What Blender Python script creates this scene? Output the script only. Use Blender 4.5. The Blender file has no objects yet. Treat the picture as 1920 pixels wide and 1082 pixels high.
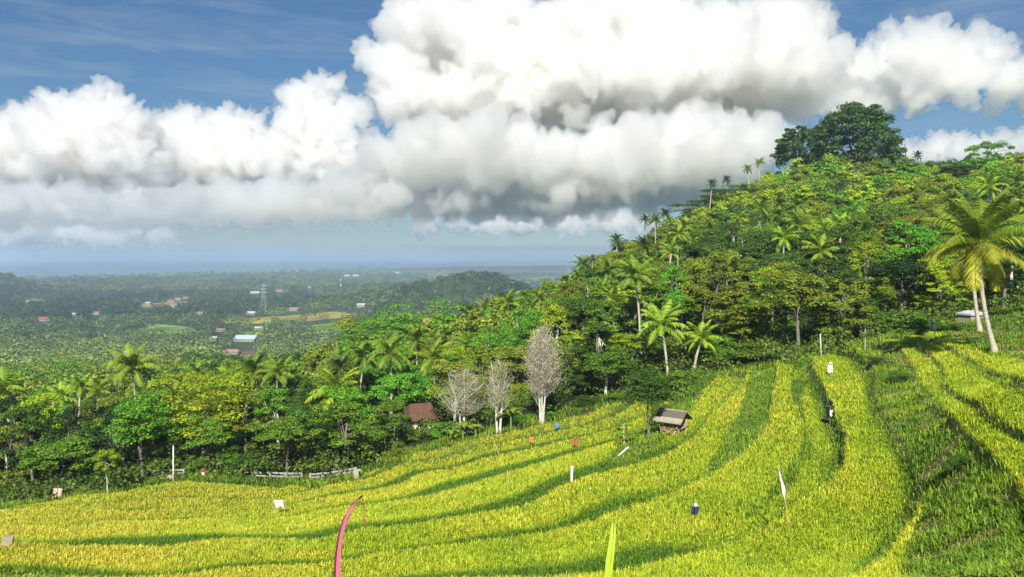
import bpy, bmesh, math, random
import numpy as np
from mathutils import Vector, Matrix

R = math.radians
S = bpy.context.scene
COL = S.collection
# ------------------------------------------------------------------ camera
F = 1500.0                    # focal length in pixels of a 1920 wide picture
CZ = 100.0                    # eye height above the sea plain
PITCH = math.atan(61 / F)
CP, SP = math.cos(PITCH), math.sin(PITCH)
cam_data = bpy.data.cameras.new("camera")
cam = bpy.data.objects.new("camera", cam_data)
COL.objects.link(cam)
cam_data.sensor_width = 36
cam_data.lens = 36 * F / 1920
cam_data.clip_start = 0.1
cam_data.clip_end = 120000
cam.location = (0, 0, CZ)
cam.rotation_euler = (R(90) - PITCH, 0, 0)
S.camera = cam
# ------------------------------------------------------------------ sky, sun, exposure
SUN_EL, SUN_AZ = R(40), R(-6)            # behind the camera
world = bpy.data.worlds.new("World")
S.world = world
world.use_nodes = True
wn = world.node_tree
bg = wn.nodes["Background"]
sky = wn.nodes.new("ShaderNodeTexSky")
sky.sky_type = 'NISHITA'
sky.sun_disc = False
sky.sun_elevation = SUN_EL
sky.sun_rotation = R(180) - SUN_AZ
sky.air_density = 1.3
sky.dust_density = 0.1
sky.ozone_density = 3.5
tc = wn.nodes.new("ShaderNodeTexCoord")
mp = wn.nodes.new("ShaderNodeMapping")
mp.inputs['Rotation'].default_value = (0, R(-4), R(8))
mp.inputs['Scale'].default_value = (2.2, 2.2, 15)
nz = wn.nodes.new("ShaderNodeTexNoise")
nz.inputs['Scale'].default_value = 2.6
nz.inputs['Detail'].default_value = 6
nz.inputs['Roughness'].default_value = .6
nz.inputs['Distortion'].default_value = .5
ramp = wn.nodes.new("ShaderNodeMapRange")
ramp.inputs['From Min'].default_value = .44
ramp.inputs['From Max'].default_value = .85
ramp.inputs['To Max'].default_value = .6
mixw = wn.nodes.new("ShaderNodeMix")
mixw.data_type = 'RGBA'
mixw.inputs[7].default_value = (4.0, 4.9, 6.0, 1)     # thin high cirrus
L = wn.links.new
L(tc.outputs['Generated'], mp.inputs[0]); L(mp.outputs[0], nz.inputs[0]); L(nz.outputs[0], ramp.inputs[0])
tint = wn.nodes.new("ShaderNodeMix"); tint.data_type = 'RGBA'; tint.blend_type = 'MULTIPLY'; tint.inputs[0].default_value = 1; tint.inputs[7].default_value = (.40, .56, .74, 1)
L(ramp.outputs[0], mixw.inputs[0]); L(sky.outputs[0], tint.inputs[6]); L(tint.outputs[2], mixw.inputs[6]); L(mixw.outputs[2], bg.inputs[0])
bg.inputs[1].default_value = 0.05
sun_data = bpy.data.lights.new("sun", 'SUN')
sun_data.energy = 4.6
sun_data.angle = R(.5)
sun_data.color = (1, .94, .80)
sun = bpy.data.objects.new("sun", sun_data)
COL.objects.link(sun)
sun_dir = Vector((math.sin(SUN_AZ) * math.cos(SUN_EL), -math.cos(SUN_AZ) * math.cos(SUN_EL), math.sin(SUN_EL)))
sun.rotation_euler = sun_dir.to_track_quat('Z', 'Y').to_euler()
S.view_settings.view_transform = 'Standard'
S.view_settings.look = 'None'
S.view_settings.gamma = 1
S.view_settings.exposure = 1.0
S.cycles.max_bounces = 18
S.cycles.diffuse_bounces = 3
S.cycles.transmission_bounces = 4
S.cycles.volume_bounces = 14
S.cycles.use_denoising = True

# ------------------------------------------------------------------ helpers: projection
def slope(py):
    u = (541 - py) / F
    return (u * CP - SP) / (CP + u * SP)

def P(px, py, Y):
    u = (541 - py) / F
    k = CP + u * SP
    return Vector((((px - 960) / F) / k * Y, Y, CZ + (u * CP - SP) / k * Y))

def proj(x, y, z):
    dz = z - CZ
    f = np.maximum(y * CP - dz * SP, .01)
    return 960 + F * x / f, 541 - F * (y * SP + dz * CP) / f

def in_poly(poly, px, py):
    px = np.asarray(px, float); py = np.asarray(py, float)
    r = np.zeros(px.shape, bool)
    n = len(poly)
    for i in range(n):
        x0, y0 = poly[i]; x1, y1 = poly[(i + 1) % n]
        if y0 == y1:
            continue
        c = ((y0 > py) != (y1 > py)) & (px < (x1 - x0) * (py - y0) / (y1 - y0) + x0)
        r ^= c
    return r

def sstep(a, b, x):
    t = np.clip((x - a) / (b - a), 0, 1)
    return t * t * (3 - 2 * t)

class RBF:
    def __init__(self, X, v, smooth=1e-4):
        X = np.asarray(X, float); v = np.asarray(v, float)
        n = len(X); self.X = X
        A = np.zeros((n + 3, n + 3))
        A[:n, :n] = self.k(X, X) + np.eye(n) * smooth
        A[:n, n] = 1; A[:n, n + 1:] = X; A[n, :n] = 1; A[n + 1:, :n] = X.T
        self.w = np.linalg.lstsq(A, np.concatenate([v, [0, 0, 0]]), rcond=None)[0]
    @staticmethod
    def k(a, b):
        d2 = ((a[:, None, :] - b[None, :, :]) ** 2).sum(-1)
        return .5 * d2 * np.log(d2 + 1e-12)
    def __call__(self, Q):
        Q = np.asarray(Q, float)
        out = np.empty(len(Q))
        for i in range(0, len(Q), 20000):
            q = Q[i:i + 20000]
            out[i:i + 20000] = self.k(q, self.X) @ self.w[:-3] + self.w[-3] + q @ self.w[-2:]
        return out

def vnoise(x, y, seed=0):
    """smooth value noise in the plane, 0..1"""
    x = np.asarray(x, float); y = np.asarray(y, float)
    xi = np.floor(x).astype(np.int64); yi = np.floor(y).astype(np.int64)
    fx = x - xi; fy = y - yi
    fx = fx * fx * (3 - 2 * fx); fy = fy * fy * (3 - 2 * fy)
    def h(a, b):
        n = (a * 374761393 + b * 668265263 + seed * 974634777) & 0x7fffffff
        n = ((n ^ (n >> 13)) * 1274126177) & 0x7fffffff
        return ((n ^ (n >> 16)) & 0xffff) / 65535.0
    return (h(xi, yi) * (1 - fx) + h(xi + 1, yi) * fx) * (1 - fy) + (h(xi, yi + 1) * (1 - fx) + h(xi + 1, yi + 1) * fx) * fy

def fbm(x, y, seed=0, o=4):
    s = 0; a = .5
    for i in range(o):
        s = s + a * vnoise(np.asarray(x) * 2 ** i, np.asarray(y) * 2 ** i, seed + i * 17)
        a *= .5
    return s / (1 - .5 ** o)

# ------------------------------------------------------------------ the land
# (picture column, picture row, distance) of points of bare ground
SEEN = [
 # upper terraces, at the foot of the tall palm
 (1920, 1082, 14.5), (1920, 830, 27), (1880, 664, 57), (1800, 640, 66), (1700, 640, 72), (1800, 790, 33.5), (2300, 1000, 17), (2300, 664, 57),
 # edge of the wide yellow terrace
 (1607, 668, 70), (1650, 769, 49), (1685, 827, 40.5), (1723, 893, 34), (1731, 963, 30), (1704, 1009, 27.5), (1600, 1082, 24), (1750, 1082, 19.5),
 (1525, 703, 67), (1553, 749, 56), (1588, 827, 44.5), (1584, 897, 37.8), (1506, 963, 33.5), (1436, 1021, 30.5),
 (1456, 687, 78), (1444, 796, 53.6), (1335, 909, 40.6), (1150, 980, 36), (933, 1030, 33.3), (733, 1053, 32.5), (1405, 705, 79), (1335, 712, 82),
 (1265, 812, 56.5), (1300, 1082, 26), (960, 1082, 28), (500, 1082, 30), (0, 1082, 32),
 (0, 1040, 36), (400, 1030, 36.3), (767, 1003, 37.3), (1000, 960, 40), (1067, 920, 43.6), (1250, 850, 51),
 (1200, 762, 84), (1100, 777, 88), (1000, 802, 88), (900, 825, 85), (800, 850, 84), (700, 882, 82), (600, 912, 77), (500, 908, 78), (330, 892, 80), (200, 930, 70), (100, 942, 68), (0, 955, 65),
 (500, 980, 50), (900, 900, 58), (200, 990, 48), (1100, 845, 64), (-300, 1000, 55), (-300, 1082, 36), (780, 812, 100),
]
# (column, distance, depth below the eye)
DEEP = [
 (-600, 4, 3), (400, 4, 3), (960, 4, 3), (1500, 4, 2.8), (2500, 4, 2.6), (0, 12, 7.0), (600, 12, 6.8), (1200, 12, 6.4), (1700, 11, 5.3),
 (-600, 100, 33), (-600, 200, 46), (-600, 400, 68), (-600, 700, 90),
 (0, 100, 30), (0, 160, 38), (0, 250, 48), (0, 400, 66), (0, 600, 84), (0, 800, 92),
 (240, 100, 28), (240, 160, 36), (240, 250, 46), (240, 400, 63), (240, 600, 83),
 (480, 100, 25), (480, 150, 32), (480, 250, 43), (480, 400, 61), (480, 600, 83), (480, 800, 92),
 (700, 130, 27), (780, 150, 26), (780, 200, 28), (780, 300, 52), (780, 450, 84), (780, 700, 92),
 (1000, 120, 19), (1000, 150, 18.5), (1000, 200, 19), (1000, 280, 30), (1000, 400, 60), (1000, 600, 92),
 (1200, 95, 14.5), (1200, 150, 10), (1200, 200, 6), (1200, 250, 6), (1200, 300, 12), (1200, 400, 42), (1200, 600, 90),
 (1400, 100, 10.5), (1400, 150, 4), (1400, 200, -3), (1400, 250, -10), (1400, 300, -16), (1400, 340, -14), (1400, 450, 5), (1400, 650, 85),
 (1600, 84, 9), (1600, 120, 6), (1600, 180, -2), (1600, 250, -14), (1600, 300, -29), (1600, 340, -33), (1600, 450, -8), (1600, 700, 80),
 (1750, 84, 7.5), (1750, 120, 4), (1750, 180, -5), (1750, 250, -18), (1750, 300, -24), (1750, 340, -24), (1750, 450, -5),
 (1920, 80, 5.5), (1920, 120, 3), (1920, 180, -8), (1920, 250, -21), (1920, 300, -27), (1920, 340, -27), (1920, 450, -10), (1920, 700, 80),
 (2500, 100, 2), (2500, 200, -14), (2500, 300, -34), (2500, 450, -15), (2500, 700, 80),
]
_X = [((px - 960) / 250, math.log(Y) * 4) for px, py, Y in SEEN] + [((px - 960) / 250, math.log(Y) * 4) for px, Y, d in DEEP]
_V = [-slope(py) * Y for px, py, Y in SEEN] + [d for px, Y, d in DEEP]
LAND = RBF(_X, _V, .004)
PLAIN = CZ - 92
# terrace edges as seen from the upper terrace (level, points along the edge)
EDGES = [
 (-3, [(300, 925), (500, 930), (650, 897), (800, 858), (900, 832), (1000, 808), (1100, 784)]),
 (-2, [(0, 968), (200, 955), (500, 945), (633, 913), (767, 870), (900, 837), (1033, 817), (1167, 780)]),
 (-1, [(0, 985), (200, 968), (450, 963), (750, 919), (800, 893), (933, 863), (1067, 833), (1180, 800)]),
 (0, [(0, 1005), (200, 990), (383, 985), (600, 969), (760, 949), (833, 937), (1000, 885), (1100, 853), (1160, 835)]),
 (1, [(0, 1036), (150, 1044), (300, 1046), (400, 1030), (600, 1030), (767, 1003), (1000, 960), (1067, 920), (1150, 895), (1233, 872), (1300, 835), (1330, 790), (1405, 705)]),
 (2, [(0, 1110), (500, 1085), (733, 1053), (933, 1030), (1150, 980), (1233, 953), (1335, 905), (1397, 854), (1444, 796), (1452, 738), (1456, 687)]),
 (3, [(1100, 1110), (1250, 1075), (1436, 1021), (1506, 963), (1584, 897), (1588, 827), (1553, 749), (1525, 703)]),
 (4, [(1500, 1190), (1650, 1082), (1704, 1009), (1731, 963), (1723, 893), (1685, 827), (1650, 769), (1607, 668)]),
 (5, [(1690, 655), (1724, 710), (1790, 785), (1859, 854), (1920, 935), (1960, 1050)]),
 (6, [(1700, 645), (1774, 730), (1860, 785), (1920, 823), (2100, 950)]),
 (7, [(1735, 630), (1800, 665), (1920, 720), (2100, 800)]),
 (8, [(1800, 625), (1920, 660), (2100, 700)]),
]
LEVEL = RBF([((x - 960) / 250, y / 120) for l, q in EDGES for x, y in q], [l for l, q in EDGES for x, y in q], .02)
FIELD = [(-200, 975), (0, 958), (100, 945), (200, 932), (330, 903), (430, 910), (520, 917), (600, 918), (660, 902), (700, 884), (800, 850), (900, 824), (1000, 799), (1100, 774),
         (1170, 757), (1235, 762), (1290, 755), (1330, 714), (1410, 703), (1456, 686), (1500, 690), (1555, 668), (1607, 664), (1650, 643), (1700, 634), (1740, 622), (1800, 640),
         (1850, 664), (1920, 655), (2300, 650), (2300, 1300), (-200, 1300)]
GRASS = [
 [(1408, 698), (1455, 684), (1449, 740), (1443, 800), (1400, 850), (1335, 897), (1322, 888), (1350, 840), (1388, 770)],
 [(1487, 688), (1532, 673), (1518, 720), (1503, 740), (1512, 800), (1530, 850), (1500, 885), (1490, 912), (1400, 980), (1382, 985), (1440, 930), (1478, 880), (1506, 830), (1503, 790), (1480, 735)],
 [(1610, 660), (1650, 764), (1688, 822), (1727, 890), (1735, 963), (1708, 1009), (1690, 1100), (1960, 1100), (1915, 950), (1859, 864), (1800, 800), (1728, 722), (1690, 655), (1640, 640)],
 [(1130, 872), (1165, 838), (1200, 805), (1225, 772), (1300, 738), (1335, 703), (1322, 726), (1292, 780), (1240, 835), (1185, 870)],
 [(1740, 618), (1800, 640), (1850, 668), (1960, 690), (1960, 640), (1800, 600)],
 [(-200, 1200), (-60, 1090), (40, 1066), (110, 1085), (150, 1200)],
]

def smooth_land(a, y):
    """ground without the terrace steps; a = picture column at eye level, y = distance"""
    b = np.log(np.clip(y, 3, 800))
    d = LAND(np.stack([a / 250, b * 4], -1))
    k = sstep(560, 860, y)
    # a wooded ridge and a low hill far out on the plain
    far = 92 - 46 * np.exp(-(((a + 40) / 105) ** 2 + ((y - 1320) / 240) ** 2)) - 30 * np.exp(-(((a + 190) / 130) ** 2 + ((y - 1320) / 240) ** 2))
    far = far - 30 * np.exp(-(((a + 935) / 45) ** 2 + ((y - 2050) / 200) ** 2)) - 22 * np.exp(-(((a + 985) / 45) ** 2 + ((y - 2050) / 200) ** 2))
    far = far + 3 * (fbm(a * y / F / 300, y / 300, 5) - .5) * sstep(500, 900, y)
    return CZ - (d * (1 - k) + far * k)

def level_of(x, y, z):
    px, py = proj(x, y, z)
    return LEVEL(np.stack([(px - 960) / 250, py / 120], -1)), px, py

STEP = .6
def coast_row(a):
    return np.interp(a + 960, [-1500, 0, 450, 860, 1100, 3000], [548, 524, 511, 498, 494, 493])

def land(x, y):
    """ground height, level, field flag for arrays x, y"""
    x = np.asarray(x, float); y = np.asarray(y, float)
    a = F * x / y
    z = smooth_land(a, y)
    T = np.zeros_like(z); m = np.zeros(z.shape, bool)
    near = (y < 110) & (y > 10)
    if near.any():
        t, px, py = level_of(x[near], y[near], z[near])
        f = in_poly(FIELD, px, py)
        fl = np.floor(t); fr = t - fl
        st = fl + sstep(0, .05, fr) - .5 + 0 * fr
        up = fl + sstep(.93, 1.0, fr)
        zz = STEP * np.clip(up + .5 - t, -.6, .6)
        edge = np.clip((py - 600) / 60, 0, 1) * (1 + .7 * sstep(1350, 1450, px) - 1.2 * sstep(1590, 1680, px))
        z[near] = z[near] + np.where(f & (t > -3.4) & (t < 8.6), zz, 0) * edge
        T[near] = t; m[near] = f
    row = 480 + (92 * F) / y
    sea = (row < coast_row(a)) & (y > 1200)
    z = np.where(sea, z - 9, z)
    return z, T, m

_YS = np.geomspace(6, 3000, 1600)
def hit(px, py, lo=6):
    """the ground point seen at a picture position"""
    s = slope(py); u = (541 - py) / F
    kx = ((px - 960) / F) / (CP + u * SP)
    z, _, _ = land(kx * _YS, _YS)
    i = np.where((CZ + s * _YS <= z) & (_YS >= lo))[0]
    j = i[0] if len(i) else len(_YS) - 1
    y = _YS[j]
    return Vector((kx * y, y, float(z[j])))

def ground_at(x, y):
    return float(land(np.array([x]), np.array([y]))[0][0])

def col_at(px, Y):
    x = (px - 960) / F * Y
    return Vector((x, Y, ground_at(x, Y)))

# ------------------------------------------------------------------ helpers: objects
def tag(o, label=None, cat=None, group=None, kind=None):
    if label: o['label'] = label
    if cat: o['category'] = cat
    if group: o['group'] = group
    if kind: o['kind'] = kind
    return o

def empty(name, loc, rz=0):
    o = bpy.data.objects.new(name, None)
    o.empty_display_size = .3
    o.location = loc; o.rotation_euler = (0, 0, rz)
    COL.objects.link(o)
    return o

def mesh_np(name, V, quads=None, tris=None, smooth=False):
    me = bpy.data.meshes.new(name)
    nq = 0 if quads is None else len(quads); nt = 0 if tris is None else len(tris)
    me.vertices.add(len(V)); me.vertices.foreach_set('co', np.asarray(V, np.float32).ravel())
    idx = []
    if nq: idx.append(np.asarray(quads, np.int32).ravel())
    if nt: idx.append(np.asarray(tris, np.int32).ravel())
    idx = np.concatenate(idx)
    me.loops.add(len(idx)); me.loops.foreach_set('vertex_index', idx)
    me.polygons.add(nq + nt)
    st = np.concatenate([np.arange(nq) * 4, nq * 4 + np.arange(nt) * 3]).astype(np.int32)
    me.polygons.foreach_set('loop_start', st)
    if smooth: me.polygons.foreach_set('use_smooth', np.ones(nq + nt, bool))
    me.update(calc_edges=True)
    return me

def obj(name, me, mat=None, parent=None, loc=None):
    o = bpy.data.objects.new(name, me)
    COL.objects.link(o)
    if mat is not None and not me.materials: me.materials.append(mat)
    if parent is not None: o.parent = parent
    if loc is not None: o.location = loc
    return o

class MB:
    """collects small solid shapes for one mesh"""
    def __init__(self): self.v = []; self.f = []
    def box(self, c, s, rz=0, tilt=None):
        m = Matrix.Rotation(rz, 3, 'Z')
        if tilt is not None: m = m @ tilt
        n = len(self.v)
        for dz in (-.5, .5):
            for dx, dy in ((-.5, -.5), (.5, -.5), (.5, .5), (-.5, .5)):
                self.v.append(Vector(c) + m @ Vector((dx * s[0], dy * s[1], dz * s[2])))
        for q in ((3, 2, 1, 0), (4, 5, 6, 7), (0, 1, 5, 4), (1, 2, 6, 5), (2, 3, 7, 6), (3, 0, 4, 7)):
            self.f.append([n + i for i in q])
        return self
    def tube(self, pts, rad, sides=6):
        pts = [Vector(p) for p in pts]
        n = len(self.v)
        for i, p in enumerate(pts):
            d = (pts[min(i + 1, len(pts) - 1)] - pts[max(i - 1, 0)]).normalized()
            a = d.orthogonal().normalized() if abs(d.z) < .95 else (Vector((1, 0, 0)) - d * d.x).normalized()
            if abs(d.z) < .95: a = d.cross(Vector((0, 0, 1))).normalized()
            b = d.cross(a)
            r = rad[i] if hasattr(rad, '__len__') else rad
            for k in range(sides):
                t = 2 * math.pi * k / sides
                self.v.append(p + (a * math.cos(t) + b * math.sin(t)) * r)
        for i in range(len(pts) - 1):
            for k in range(sides):
                k2 = (k + 1) % sides
                self.f.append([n + i * sides + k, n + i * sides + k2, n + (i + 1) * sides + k2, n + (i + 1) * sides + k])
        self.f.append([n + k for k in range(sides)][::-1])
        m = n + (len(pts) - 1) * sides
        self.f.append([m + k for k in range(sides)])
        return self
    def poly(self, pts, thick=Vector((0, 0, .04))):
        """a flat plate of real thickness"""
        n = len(self.v); k = len(pts)
        self.v += [Vector(p) for p in pts] + [Vector(p) + thick for p in pts]
        self.f.append([n + i for i in range(k)][::-1]); self.f.append([n + k + i for i in range(k)])
        for i in range(k):
            j = (i + 1) % k
            self.f.append([n + i, n + j, n + k + j, n + k + i])
        return self
    def sheet(self, grid):
        """a soft sheet from rows of points"""
        n = len(self.v); w = len(grid[0])
        for r in grid: self.v += [Vector(p) for p in r]
        for i in range(len(grid) - 1):
            for j in range(w - 1):
                self.f.append([n + i * w + j, n + i * w + j + 1, n + (i + 1) * w + j + 1, n + (i + 1) * w + j])
        return self
    def build(self, name, mat, parent=None, loc=None, smooth=False):
        me = bpy.data.meshes.new(name)
        me.from_pydata([tuple(v) for v in self.v], [], self.f)
        if smooth: me.polygons.foreach_set('use_smooth', np.ones(len(me.polygons), bool))
        me.update()
        return obj(name, me, mat, parent, loc)

def copy_thing(o, parent=None):
    c = o.copy(); COL.objects.link(c)
    if parent is not None: c.parent = parent
    for ch in list(o.children): copy_thing(ch, c)
    return c

# ------------------------------------------------------------------ materials
def new_mat(name):
    m = bpy.data.materials.new(name); m.use_nodes = True
    n = m.node_tree; n.nodes.clear()
    return m, n, n.nodes.new("ShaderNodeOutputMaterial")

def leaf_mat(name, translucent=.28, vary=.45, col=None, rough=.55, hue=.03):
    """leaves: the object's own colour (or col), varied leaf by leaf"""
    m, n, out = new_mat(name); N = n.nodes.new; L = n.links.new
    geo = N("ShaderNodeNewGeometry"); oi = N("ShaderNodeObjectInfo")
    hs = N("ShaderNodeHueSaturation")
    if col is None: L(oi.outputs['Color'], hs.inputs['Color'])
    else: hs.inputs['Color'].default_value = (*col, 1)
    mr = N("ShaderNodeMapRange"); mr.inputs['To Min'].default_value = 1 - vary; mr.inputs['To Max'].default_value = 1 + vary
    L(geo.outputs['Random Per Island'], mr.inputs[0]); L(mr.outputs[0], hs.inputs['Value'])
    mh = N("ShaderNodeMapRange"); mh.inputs['To Min'].default_value = .5 - hue; mh.inputs['To Max'].default_value = .5 + hue
    wn_ = N("ShaderNodeTexWhiteNoise"); wn_.noise_dimensions = '1D'
    L(geo.outputs['Random Per Island'], wn_.inputs['W']); L(wn_.outputs['Value'], mh.inputs[0]); L(mh.outputs[0], hs.inputs['Hue'])
    b = N("ShaderNodeBsdfPrincipled"); b.inputs['Roughness'].default_value = rough; b.inputs['Specular IOR Level'].default_value = .3
    L(hs.outputs[0], b.inputs['Base Color'])
    t = N("ShaderNodeBsdfTranslucent"); L(hs.outputs[0], t.inputs[0])
    mx = N("ShaderNodeMixShader"); mx.inputs[0].default_value = translucent
    L(b.outputs[0], mx.inputs[1]); L(t.outputs[0], mx.inputs[2]); L(mx.outputs[0], out.inputs[0])
    return m

def noisy_mat(name, c1, c2, scale=3, rough=.85, spec=.2, bump=.0, stretch=(1, 1, 1), detail=5):
    m, n, out = new_mat(name); N = n.nodes.new; L = n.links.new
    tc = N("ShaderNodeTexCoord"); mp = N("ShaderNodeMapping"); mp.inputs['Scale'].default_value = stretch
    nz = N("ShaderNodeTexNoise"); nz.inputs['Scale'].default_value = scale; nz.inputs['Detail'].default_value = detail; nz.inputs['Roughness'].default_value = .65
    rp = N("ShaderNodeMapRange"); rp.inputs['From Min'].default_value = .3; rp.inputs['From Max'].default_value = .7
    mx = N("ShaderNodeMix"); mx.data_type = 'RGBA'; mx.inputs[6].default_value = (*c1, 1); mx.inputs[7].default_value = (*c2, 1)
    b = N("ShaderNodeBsdfPrincipled"); b.inputs['Roughness'].default_value = rough; b.inputs['Specular IOR Level'].default_value = spec
    L(tc.outputs['Object'], mp.inputs[0]); L(mp.outputs[0], nz.inputs[0]); L(nz.outputs[0], rp.inputs[0]); L(rp.outputs[0], mx.inputs[0]); L(mx.outputs[2], b.inputs['Base Color'])
    if bump:
        bp = N("ShaderNodeBump"); bp.inputs['Strength'].default_value = bump; bp.inputs['Distance'].default_value = .05
        L(nz.outputs[0], bp.inputs['Height']); L(bp.outputs[0], b.inputs['Normal'])
    L(b.outputs[0], out.inputs[0])
    return m

def attr_mat(name, attr, translucent=0, vary=.3, ground=False):
    m, n, out = new_mat(name); N = n.nodes.new; L = n.links.new
    at = N("ShaderNodeAttribute"); at.attribute_name = attr
    hs = N("ShaderNodeHueSaturation"); L(at.outputs['Color'], hs.inputs['Color'])
    mr = N("ShaderNodeMapRange"); mr.inputs['To Min'].default_value = 1 - vary; mr.inputs['To Max'].default_value = 1 + vary
    if ground:
        tc = N("ShaderNodeTexCoord")
        n1 = N("ShaderNodeTexNoise"); n1.inputs['Scale'].default_value = .9; n1.inputs['Detail'].default_value = 9; n1.inputs['Roughness'].default_value = .75
        L(tc.outputs['Object'], n1.inputs[0]); L(n1.outputs[0], mr.inputs[0]); mr.inputs['From Min'].default_value = .3; mr.inputs['From Max'].default_value = .7
    else:
        geo = N("ShaderNodeNewGeometry"); L(geo.outputs['Random Per Island'], mr.inputs[0])
    L(mr.outputs[0], hs.inputs['Value'])
    b = N("ShaderNodeBsdfPrincipled"); b.inputs['Roughness'].default_value = .8 if ground else .5; b.inputs['Specular IOR Level'].default_value = .15 if ground else .3
    L(hs.outputs[0], b.inputs['Base Color'])
    if translucent:
        t = N("ShaderNodeBsdfTranslucent"); L(hs.outputs[0], t.inputs[0])
        mx = N("ShaderNodeMixShader"); mx.inputs[0].default_value = translucent
        L(b.outputs[0], mx.inputs[1]); L(t.outputs[0], mx.inputs[2]); L(mx.outputs[0], out.inputs[0])
    else: L(b.outputs[0], out.inputs[0])
    return m

M_LEAF = leaf_mat("leaf", .38, .5)
M_FROND = leaf_mat("frond", .3, .3, hue=.02)
M_BARK = noisy_mat("bark", (.10, .085, .065), (.22, .2, .17), 6, bump=.6, stretch=(1, 1, .3))
M_PALE = noisy_mat("pale_bark", (.38, .36, .31), (.62, .6, .54), 4, bump=.3, stretch=(1, 1, .4))
M_PALMBARK = noisy_mat("palm_bark", (.26, .23, .18), (.5, .46, .38), 5, bump=.5, stretch=(.5, .5, 3))
M_GROUND = attr_mat("ground_cover", "cover", 0, .45, True)
M_CROP = attr_mat("crop", "crop", .3, .35)
M_WOODS = attr_mat("far_leaves", "crop", .2, .14)
def colour_attr(me, name, cols):
    a = me.color_attributes.new(name, 'FLOAT_COLOR', 'POINT')
    c = np.ones((len(cols), 4), np.float32); c[:, :3] = cols
    a.data.foreach_set('color', c.ravel())

# ------------------------------------------------------------------ ground and sea
rng = np.random.default_rng(7)
PADDY = [  # open rice fields on the plain, with their crop colour
 ([(400, 606), (430, 598), (540, 592), (625, 584), (690, 590), (600, 600), (520, 608)], (.40, .36, .07)),
 ([(560, 612), (640, 604), (700, 606), (690, 625), (620, 626), (575, 620)], (.22, .36, .05)),
 ([(238, 622), (300, 608), (345, 612), (380, 620), (340, 632), (250, 634)], (.19, .33, .06)),
 ([(450, 622), (490, 616), (500, 628), (465, 632)], (.26, .36, .06)),
 ([(265, 570), (350, 564), (345, 573), (270, 577)], (.36, .3, .12)),
 ([(20, 563), (95, 560), (80, 566), (10, 568)], (.38, .36, .16)),
 ([(150, 640), (190, 632), (200, 642), (160, 648)], (.24, .34, .06)),
]
FARHOUSES = [  # column, row of the foot, width in the picture, roof, wall height, label
 (461, 640, 42, 'blue', 4.0, "long pale blue roofed hall beside the plain's small field"),
 (432, 664, 30, 'pink', 3.0, "pinkish roofed house half buried in the trees below the hall"),
 (470, 668, 34, 'brown', 3.0, "brown roofed house just under the pinkish roofed one"),
 (398, 640, 16, 'grey', 5.0, "tall grey house beside the long pale blue hall"),
 (334, 672, 26, 'red', 3.0, "red roofed house peeping out behind the lone sunlit palm"),
 (203, 690, 36, 'pink', 3.0, "wide pink roofed house just beside the lone sunlit palm"),
 (412, 622, 18, 'pink', 3.0, "small pale roofed house at the near edge of the yellow field"),
 (485, 618, 16, 'white', 3.0, "small white roofed house between the two plain fields"),
 (78, 602, 24, 'red', 4.0, "red roofed house alone in the dark wood near the valley edge"),
 (139, 592, 9, 'white', 4.0, "small white house in the dark wood near the red roof"),
 (180, 590, 13, 'pink', 4.0, "pale pink house along the dark wood"),
 (276, 571, 11, 'white', 4.0, "white house at the open edge of the far village"),
 (320, 566, 12, 'red', 4.0, "red house beside the lone dark tree of the far village"),
 (334, 563, 12, 'pink', 4.0, "pink roofed house in the middle of the far village"),
 (348, 560, 11, 'red', 4.0, "red house at the field end of the far village"),
 (325, 578, 9, 'white', 4.0, "white house below the far village roofs"),
 (375, 590, 14, 'pink', 4.0, "pale roofed house between the far village and the yellow field"),
 (478, 551, 16, 'white', 4.0, "white house near the top of the power pylon"),
 (524, 547, 13, 'red', 6.0, "red and white house standing clear beyond the pylon"),
 (551, 583, 20, 'pink', 4.0, "pale pink house at the wood edge above the yellow field"),
 (470, 590, 18, 'grey', 4.0, "grey shed at the foot of the power pylon"),
 (677, 576, 15, 'white', 5.0, "white house in the wood below the distant hill"),
 (651, 519, 11, 'white', 7.0, "long white hall far out beside the banded mast"),
 (667, 519, 11, 'white', 7.0, "second long white hall far out past the banded mast"),
 (580, 541, 6, 'white', 5.0, "tiny white house between the mast and the red and white house"),
 (745, 513, 8, 'white', 7.0, "tiny white hall far out towards the distant hill"),
]
def row_distance(px, row):
    ys = np.geomspace(250, 6000, 3000); z = land((px - 960) / F * ys, ys)[0]
    i = np.where(CZ + slope(row) * ys <= z)[0]
    return float(ys[i[0]]) if len(i) else 2000.0
def plain_colour(x, y, px, py):
    n1 = fbm(x / 220, y / 420, 31); n2 = fbm(x / 60, y / 90, 57)
    c = np.array([.026, .044, .018])[None] + n1[:, None] * np.array([.02, .03, .01])
    open_ = (fbm(x / 500, y / 1100, 77) > .60)[:, None]
    c = np.where(open_, np.array([.11, .14, .05])[None] * (.6 + .8 * n2[:, None]), c)
    for poly, k in PADDY:
        f = in_poly(poly, px, py)
        bx = np.floor(x / 34 + 1.2 * fbm(x / 90, y / 90, 4)); by = y / 46 + 1.5 * fbm(x / 120, y / 120, 9); blk = vnoise(bx * 3.3, np.floor(by) * 2.7, 45)
        tone = (.45 + .75 * blk) * (.8 + .4 * n2); tone = np.where(by - np.floor(by) < .14, tone * .45, tone)
        c = np.where(f[:, None], np.array(k)[None] * .8 * tone[:, None] + np.array([.012, .02, .004]) * n2[:, None], c)
    row = 480 + 92 * F / y
    return c, row

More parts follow.
